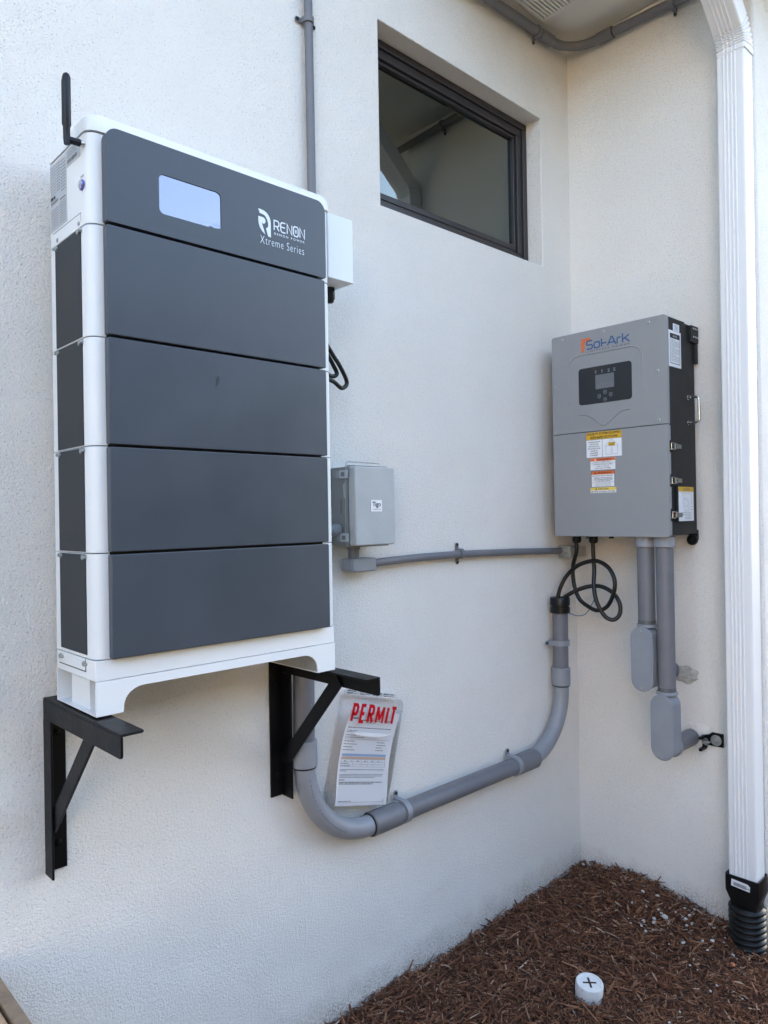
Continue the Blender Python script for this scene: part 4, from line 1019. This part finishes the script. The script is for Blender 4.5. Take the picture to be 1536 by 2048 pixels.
# patched plaster round the wall holes
def blob(name, c, ry, rz, M, seed, label, cat, th=.006):
    rr_ = random.Random(seed); mb = MB(); n1 = 36; vs = [(-th, c[0], c[1])]; 
    for lv, (k, x) in enumerate(((.45, -th*1.1), (.8, -th*.8), (1., .001))):
        for i in range(n1):
            t = 2*math.pi*i/n1; q = 1+.28*noise.noise((math.cos(t)*1.7+seed, math.sin(t)*1.7, seed))+.10*noise.noise((math.cos(t)*5+seed, math.sin(t)*5, seed))
            vs.append((x*(1+rr_.uniform(-.35, .35)) if lv < 2 else x, c[0]+ry*k*q*math.cos(t), c[1]+rz*k*q*math.sin(t)))
    fs = [(0, 1+i, 1+(i+1) % n1) for i in range(n1)]
    for lv in range(2): fs += [(1+lv*n1+i, 1+(lv+1)*n1+i, 1+(lv+1)*n1+(i+1) % n1, 1+lv*n1+(i+1) % n1) for i in range(n1)]
    mb.add(vs, fs, M); return tag(mb.build(name, angle=70), label, cat)
blob('mortar_patch', (-.462, .932), .052, .036, MORT, 14, 'rough grey mortar smear on the wall behind the longer conduit drop', 'mortar patch')
blob('plaster_patch', (-.500, .715), .055, .052, PLAST, 9, 'ragged white plaster ring round the pipe entering the short wall', 'plaster patch')
cl = thing('strut_clamp', (-.01, -.56, .7), 'black strut clamp with round zinc washer bolted beside the downspout', 'clamp')
mb = MB(); mb.prism([(-.600, .690), (-.600, .738), (-.560, .738), (-.548, .728), (-.525, .722), (-.525, .672), (-.538, .672), (-.545, .690)], 'x', -.012, -.003, BLK); mb.build('strap_plate', cl, bevel=.001)
for zz in (.672, .714): mb = MB(); mb.box(-.05, -.012, -.538, -.528, zz, zz+.010, BLK); mb.build('clamp_lug', cl, bevel=.001)
mb = MB(); mb.lathe([(.0195, 0), (.0195, .0022), (.008, .003)], (-.012, -.576, .7125), (-1, 0, 0), ZINC, 28); mb.lathe([(.007, .003), (.007, .008), (.003, .0085)], (-.012, -.576, .7125), (-1, 0, 0), ZINC, 6); mb.build('washer_bolt', cl)
mb = MB(); mb.lathe([(.014, 0), (.014, .0022)], (-.020, -.542, .703), (-1, .45, 0), ZINC, 24); mb.cyl((-.04, -.536, .703), (-.018, -.556, .703), .0035, ZINC, 10); mb.build('wing_bolt', cl)

# ================================================================== downspout
ds = thing('downspout', (-.05, -.69, .27), 'white ribbed metal downspout on the short wall by the outer corner', 'downspout')
DX0, DX1, DY0, DY1 = -.086, -.006, -.733, -.641     # front at DX0
def ds_section(ribs=True, sx=1., sy=1.):
    """outline in (x, y) with ribs rolled into the front face and the near side"""
    pts = []
    W0, W1 = DY0, DY1
    pts += rrect(DX0, DX1, W0, W1, .006, 4)
    out = []
    k0 = rrect(DX0, DX1, W0, W1, .006, 4)
    # corners order: (DX0,DY0) bl, (DX1,DY0) br, (DX1,DY1) tr, (DX0,DY1) tl
    bl, br, tr, tl = k0[0:5], k0[5:10], k0[10:15], k0[15:20]
    out += bl
    # near side (y = DY0) flat with one shallow groove
    out += br+tr+tl
    # front face from tl down to bl : ribs
    ys_ = []
    n_r = 4; a0, a1 = DY1-.024, DY0+.030
    for k in range(n_r):
        c_ = a0+(a1-a0)*k/(n_r-1); w_ = .0042
        for (dy, dx) in ((w_, 0), (w_*.3, -.0032), (-w_*.3, -.0032), (-w_, 0)): ys_.append((DX0+dx, c_+dy))
    out += ys_
    return out
sec = ds_section()
def loft(mb, rings, M, caps=True):
    k = len(rings[0]); vs = [q for rr_ in rings for q in rr_]; fs = []
    for i in range(len(rings)-1): fs += [(i*k+j, i*k+(j+1) % k, (i+1)*k+(j+1) % k, (i+1)*k+j) for j in range(k)]
    if caps: fs += [tuple(reversed(range(k))), tuple(range((len(rings)-1)*k, len(rings)*k))]
    mb.add(vs, fs, M)
mb = MB(); cxm = (DX0+DX1)/2; cym = (DY0+DY1)/2
rings = []
for z in (.255, .9, 1.6, 2.3, 3.0, 3.135):
    lean = -.004+(z-.25)*-.0030
    rings.append([(x, y+lean+.004, z) for x, y in sec])
loft(mb, rings, DSP); mb.build('pipe', ds, angle=8)
# crimped elbow leaning out toward the gutter
mb = MB(); rings = []; ks = []
lean = -.0105; Rb = .065
def ering(ang, off, sc_=1.0):
    """ring tilted by ang about an axis (parallel to y) at the inner side of the bend"""
    px, pz = DX0-Rb, 3.135
    out = []
    for x, y in sec:
        xx_ = cxm+(x-cxm)*sc_; yy_ = cym+(y-cym)*sc_+lean
        d = xx_-px
        bx, bz = px+d*math.cos(ang), pz+d*math.sin(ang)
        out.append((bx-off*math.sin(ang), yy_, bz+off*math.cos(ang)))
    return out
rings.append(ering(0, -.012, 1.05)); rings.append(ering(0, 0, 1.05))
NA = 7; AMX = R_(50)
for k in range(NA):
    a0_ = AMX*k/NA
    rings.append(ering(a0_+AMX*.10/NA, 0, 1.055)); rings.append(ering(a0_+AMX*.5/NA, 0, 1.045)); rings.append(ering(a0_+AMX*.80/NA, 0, .955)); rings.append(ering(a0_+AMX*.93/NA, 0, 1.00))
rings.append(ering(AMX, 0, 1.04)); rings.append(ering(AMX, .12, 1.04)); rings.append(ering(AMX, .34, 1.03))
loft(mb, rings, DSP); mb.build('elbow', ds, angle=25)
mb = MB(); mb.box(-.005, -.0008, DY0-.006, DY1+.022, 2.0, 2.03, DSP); mb.build('strap', ds, bevel=.0008)
# adapter and corrugated drain pipe
dr = thing('drain_pipe', (-.055, -.69, 0), 'black corrugated drain pipe with square adapter under the downspout', 'drain pipe')
mb = MB()
ad0 = rrect(DX0-.010, DX1+.004, DY0-.010, DY1+.010, .008, 3)
top = [(x, y, .282) for x, y in ad0]; mid = [(x, y, .226) for x, y in ad0]
cx_, cy_ = cxm-.004, cym
def circ(rr_, z, n_=16): # matched to the rounded rectangle ordering
    return [(cx_+rr_*math.cos(math.atan2(y-cym, x-cxm)), cy_+rr_*math.sin(math.atan2(y-cym, x-cxm)), z) for x, y in ad0]
inn = [(cxm+(x-cxm)*.90, cym+(y-cym)*.92, .282) for x, y in ad0]; inn2 = [(cxm+(x-cxm)*.90, cym+(y-cym)*.92, .24) for x, y in ad0]
loft(mb, [inn2, inn, top, mid, circ(.054, .190), circ(.054, .165)], CORR, caps=False)
mb.lathe([(.0, 0), (.054, .0), (.054, .002)], (cx_, cy_, .164), (0, 0, 1), CORR, 24, cap=False)
mb.build('adapter', dr, angle=35)
prof = []
z = 0
while z < .225:
    prof += [(.0500, z), (.0590, z+.003), (.0602, z+.007), (.0590, z+.011), (.0500, z+.0140), (.0485, z+.0180)]; z += .0205
mb = MB(); mb.lathe(prof, (cx_, cy_, -.045), (-.02, -.01, 1), CORR, 44); mb.build('corrugated_pipe', dr, angle=60)
s_ = Flat((DX0-.0102, DY1-.012, .247), (0, -1, -.07), (0, -.07, 1), .0004); s_.plate([(0, 0), (.062, 0), (.062, .018), (.054, .024), (0, .024)], LABW).lift()
x = .008
while x < .05: w_ = rs.uniform(.0006, .0018); s_.rect(x, x+w_, .004, .016, INK); x += w_+rs.uniform(.0006, .0014)
s_.text('DRAIN', .050, .061, .006, .012, INK, res=1); s_.build('barcode_label', dr)

# ================================================================== cleanout cap
gx, gy = -.690, -.448
co = thing('cleanout_cap', (gx, gy, .03), 'white round drain cleanout cap with a cross slot standing in the mulch', 'cleanout cap')
tilt = V((-.06, -.13, 1)).normalized(); cb_ = V((gx, gy, .0))
mb = MB(); mb.lathe([(.0405, 0), (.0405, .060), (.0420, .061), (.0420, .090), (.0400, .0935), (.0350, .0940), (.0343, .0915), (.002, .0915)], cb_, tilt, CAPW, 40, cap=False); cap = mb.build('cap', co, angle=40)
mb = MB(); cc_ = cb_+tilt*.0918; ua = V((.72, -.69, 0)); ua = (ua-tilt*ua.dot(tilt)).normalized(); ub = tilt.cross(ua)
for (A_, B_) in ((ua, ub), (ub, ua)):
    p_ = [cc_+A_*.021+B_*.0032, cc_-A_*.021+B_*.0032, cc_-A_*.021-B_*.0032, cc_+A_*.021-B_*.0032]
    if A_ is ub: p_ = [cc_+A_*.021+B_*.0032+tilt*.0002, cc_-A_*.021+B_*.0032+tilt*.0002, cc_-A_*.021-B_*.0032+tilt*.0002, cc_+A_*.021-B_*.0032+tilt*.0002]
    mb.add(p_, [(0, 1, 2, 3)], SOIL)
mb.build('cross_slot', cap)

# ================================================================== timber fence end by the long wall
fn = thing('timber_fence', (-2.33, -.8, 0), 'weathered brown timber fence top at the lower left edge', 'fence')
mb = MB(); mb.prism(rrect(-2.286, -2.262, -3.2, -.012, .003, 2), 'z', .595, .632, WOOD); mb.build('edge_strip', fn, bevel=.003)
mb = MB(); mb.prism(rrect(-2.40, -2.2925, -3.2, -.012, .003, 2), 'z', .600, .628, WOODT); mb.build('cap_rail', fn, bevel=.003)
mb = MB(); mb.box(-2.2925, -2.286, -3.2, -.012, .600, .612, GAP); mb.build('groove', fn)
mb = MB(); mb.box(-2.312, -2.272, -3.2, -.012, .50, .592, WOOD); mb.box(-2.312, -2.272, -3.2, -.012, .12, .2, WOOD); mb.build('rail', fn, bevel=.004)
yv = -.02; k = 0
while yv > -3.1:
    mb = MB(); mb.box(-2.336, -2.314, yv-.135, yv, .02, .594, WOOD); mb.build('board', fn, bevel=.003); yv -= .142; k += 1

# ================================================================== mulch, pebbles, shard
import array
def mulch(n, seed):
    rr_ = random.Random(seed); vs = []; fs = []; cols = []
    tones = [(.155, .066, .034), (.215, .100, .054), (.11, .045, .025), (.27, .14, .080), (.078, .033, .020), (.185, .083, .047), (.36, .23, .155), (.44, .32, .24)]
    wts = [24, 22, 20, 9, 16, 14, 3.2, 1.3]
    def chip(x, y, L, w_, t, lift, tone, sl=.35):
        yaw = rr_.uniform(0, math.pi); pit = rr_.gauss(0, sl); rol = rr_.uniform(-1, 1)
        d = V((math.cos(yaw)*math.cos(pit), math.sin(yaw)*math.cos(pit), math.sin(pit)))
        s1 = V((-math.sin(yaw), math.cos(yaw), 0)); up_ = d.cross(s1)
        s2 = s1*math.cos(rol)+up_*math.sin(rol); u3 = d.cross(s2)
        c_ = V((x, y, ground_h(x, y)+lift)); bend = rr_.uniform(-.12, .12)*L
        k = len(vs)
        segs = ((-.5, rr_.uniform(.15, .7)), (0, 1), (.5, rr_.uniform(.1, .6)))
        for (q, ww) in segs:
            o_ = c_+d*q*L+u3*(bend if q == 0 else 0)
            if o_.y > -.001: o_.y = -.001-rr_.random()*.004
            if o_.x > -.001 and o_.y > YE: o_.x = -.001-rr_.random()*.004
            for (a1, b1) in ((-1, -1), (1, -1), (1, 1), (-1, 1)): vs.append(tuple(o_+s2*a1*w_*ww/2+u3*b1*t/2))
        for j in (0, 4):
            for a1 in range(4): fs.append((k+j+a1, k+j+(a1+1) % 4, k+j+4+(a1+1) % 4, k+j+4+a1))
        fs.append((k+3, k+2, k+1, k)); fs.append((k+8, k+9, k+10, k+11))
        cols.extend([tone]*12)
    for i in range(n):
        # dense where the bed is seen from the front of the corner, sparser further out
        if rr_.random() < .86: x, y = rr_.uniform(-1.75, .02), rr_.uniform(-1.25, -.004)
        elif rr_.random() < .6: x, y = rr_.uniform(0, .7), rr_.uniform(-1.4, YE-.004)
        else: x, y = rr_.uniform(-3.9, 1.8), rr_.uniform(-3.6, -.004)
        if x > -.004 and y > YE: continue
        if (x-gx)**2+(y-gy)**2 < .044**2: continue
        if (x-cx_)**2+(y-cy_)**2 < .06**2: continue
        q = rr_.random()
        L = rr_.uniform(.005, .018) if q < .78 else rr_.uniform(.018, .042) if q < .98 else rr_.uniform(.045, .10)
        w_ = L*rr_.uniform(.07, .22) if q < .97 else rr_.uniform(.003, .008); w_ = max(.0012, min(w_, .008))
        tone = rr_.choices(tones, wts)[0]
        # pale chalky bits gather along the short wall
        if x > -.45 and y > -.75 and rr_.random() < .15*math.exp(x/.13): tone = rr_.choice([(.34, .28, .25), (.26, .20, .17), (.42, .38, .35)]); L *= .55; w_ *= .8
        j = rr_.uniform(.75, 1.25); tone = tuple(min(1, a1*j) for a1 in tone)
        chip(x, y, L, w_, max(.0007, w_*.35), rr_.uniform(-.006, .012)+.004*noise.noise((x*25, y*25, 8)), tone)
    me = bpy.data.meshes.new('mulch'); me.from_pydata(vs, [], fs); me.materials.append(CHIP)
    at = me.attributes.new('tone', 'FLOAT_COLOR', 'POINT'); at.data.foreach_set('color', array.array('f', [c for t in cols for c in (*t, 1)]))
    o = bpy.data.objects.new('mulch', me); COL.objects.link(o); return tag(o, 'dark brown shredded bark mulch over the planting bed', 'mulch', kind='stuff')
mulch(85000, 5)
# pebbles
def pebble(x, y, s_, seed):
    rr_ = random.Random(seed); bm = bmesh.new(); bmesh.ops.create_icosphere(bm, subdivisions=2, radius=1)
    ax = (rr_.uniform(.8, 1.4), rr_.uniform(.7, 1.), rr_.uniform(.5, .8)); rot = Matrix.Rotation(rr_.uniform(0, 6.3), 3, 'Z')@Matrix.Rotation(rr_.uniform(-.4, .4), 3, 'X')
    for v in bm.verts:
        q = 1+.22*noise.noise(v.co*1.3+V((seed, 0, 0)))+.08*noise.noise(v.co*3+V((seed, 3, 0))); v.co = rot@V((v.co.x*ax[0]*q*s_, v.co.y*ax[1]*q*s_, v.co.z*ax[2]*q*s_))
    me = bpy.data.meshes.new('pebble'); bm.to_mesh(me); bm.free(); me.materials.append(STONE)
    for p_ in me.polygons: p_.use_smooth = True
    o = bpy.data.objects.new('pebble', me); COL.objects.link(o); o.location = (x, y, ground_h(x, y)+.006+s_*.1)
    return tag(o, 'small white pebble among the mulch by the short wall', 'pebble', 'white pebbles scattered in the mulch')
PEB = []
rr_ = random.Random(21)
for k, (x, y, s_) in enumerate([(-0.031, -0.03, 1.2), (-0.107, -0.331, 1.3), (-0.255, -0.41, 1.4), (-0.216, -0.43, 1.5), (-0.235, -0.44, 1.3), (-0.176, -0.45, 1.8), (-0.197, -0.474, 1.5), (-0.153, -0.415, 1), (-0.166, -0.432, 1), (-0.135, -0.504, 1.8), (-0.101, -0.507, 1.2), (-0.139, -0.532, 1.1), (-0.163, -0.524, 1), (-0.035, -0.527, 1), (-0.047, -0.501, 0.9), (-0.08, -0.572, 1.4), (-0.085, -0.586, 1), (-0.161, -0.613, 1.4), (-0.192, -0.592, 0.9), (-0.252, -0.552, 1), (-0.295, -0.438, 1), (-0.273, -0.453, 1), (-0.281, -0.415, 0.8), (-0.295, -0.382, 0.7), (-0.276, -0.364, 0.6), (-0.171, -0.377, 0.9), (-0.194, -0.334, 0.8), (-0.123, -0.465, 1), (-0.166, -0.683, 1), (-0.345, -0.703, 0.9), (-0.384, -0.699, 1), (-0.333, -0.611, 0.9), (-0.073, -0.476, 0.7), (-0.078, -0.51, 0.8), (-0.222, -0.622, 0.8), (-0.248, -0.472, 0.8), (-0.297, -0.609, 0.6), (-0.294, -0.522, 0.6), (-0.33, -0.635, 0.6), (-0.082, -0.377, 1.3), (-0.134, -0.64, 0.7), (-0.109, -0.635, 0.8), (-0.628, -0.682, 0.9), (-0.558, -0.681, 0.7), (-0.331, -0.776, 0.5), (-0.2, -0.722, 0.5)]):
    pebble(x, y, s_*.0058, k+1)
# orange clay shard and a dry twig
mb = MB(); rr_ = random.Random(2); bm = bmesh.new(); bmesh.ops.create_icosphere(bm, subdivisions=1, radius=1)
for v in bm.verts: v.co = V((v.co.x*.013, v.co.y*.008, v.co.z*.005))*rr_.uniform(.8, 1.2)
me = bpy.data.meshes.new('clay_shard'); bm.to_mesh(me); bm.free(); me.materials.append(CLAY)
o = bpy.data.objects.new('clay_shard', me); COL.objects.link(o); o.location = (-.217, -.703, ground_h(-.217, -.703)+.010); o.rotation_euler = (.2, .1, .7)
tag(o, 'orange clay shard in the mulch near the black drain pipe', 'shard')
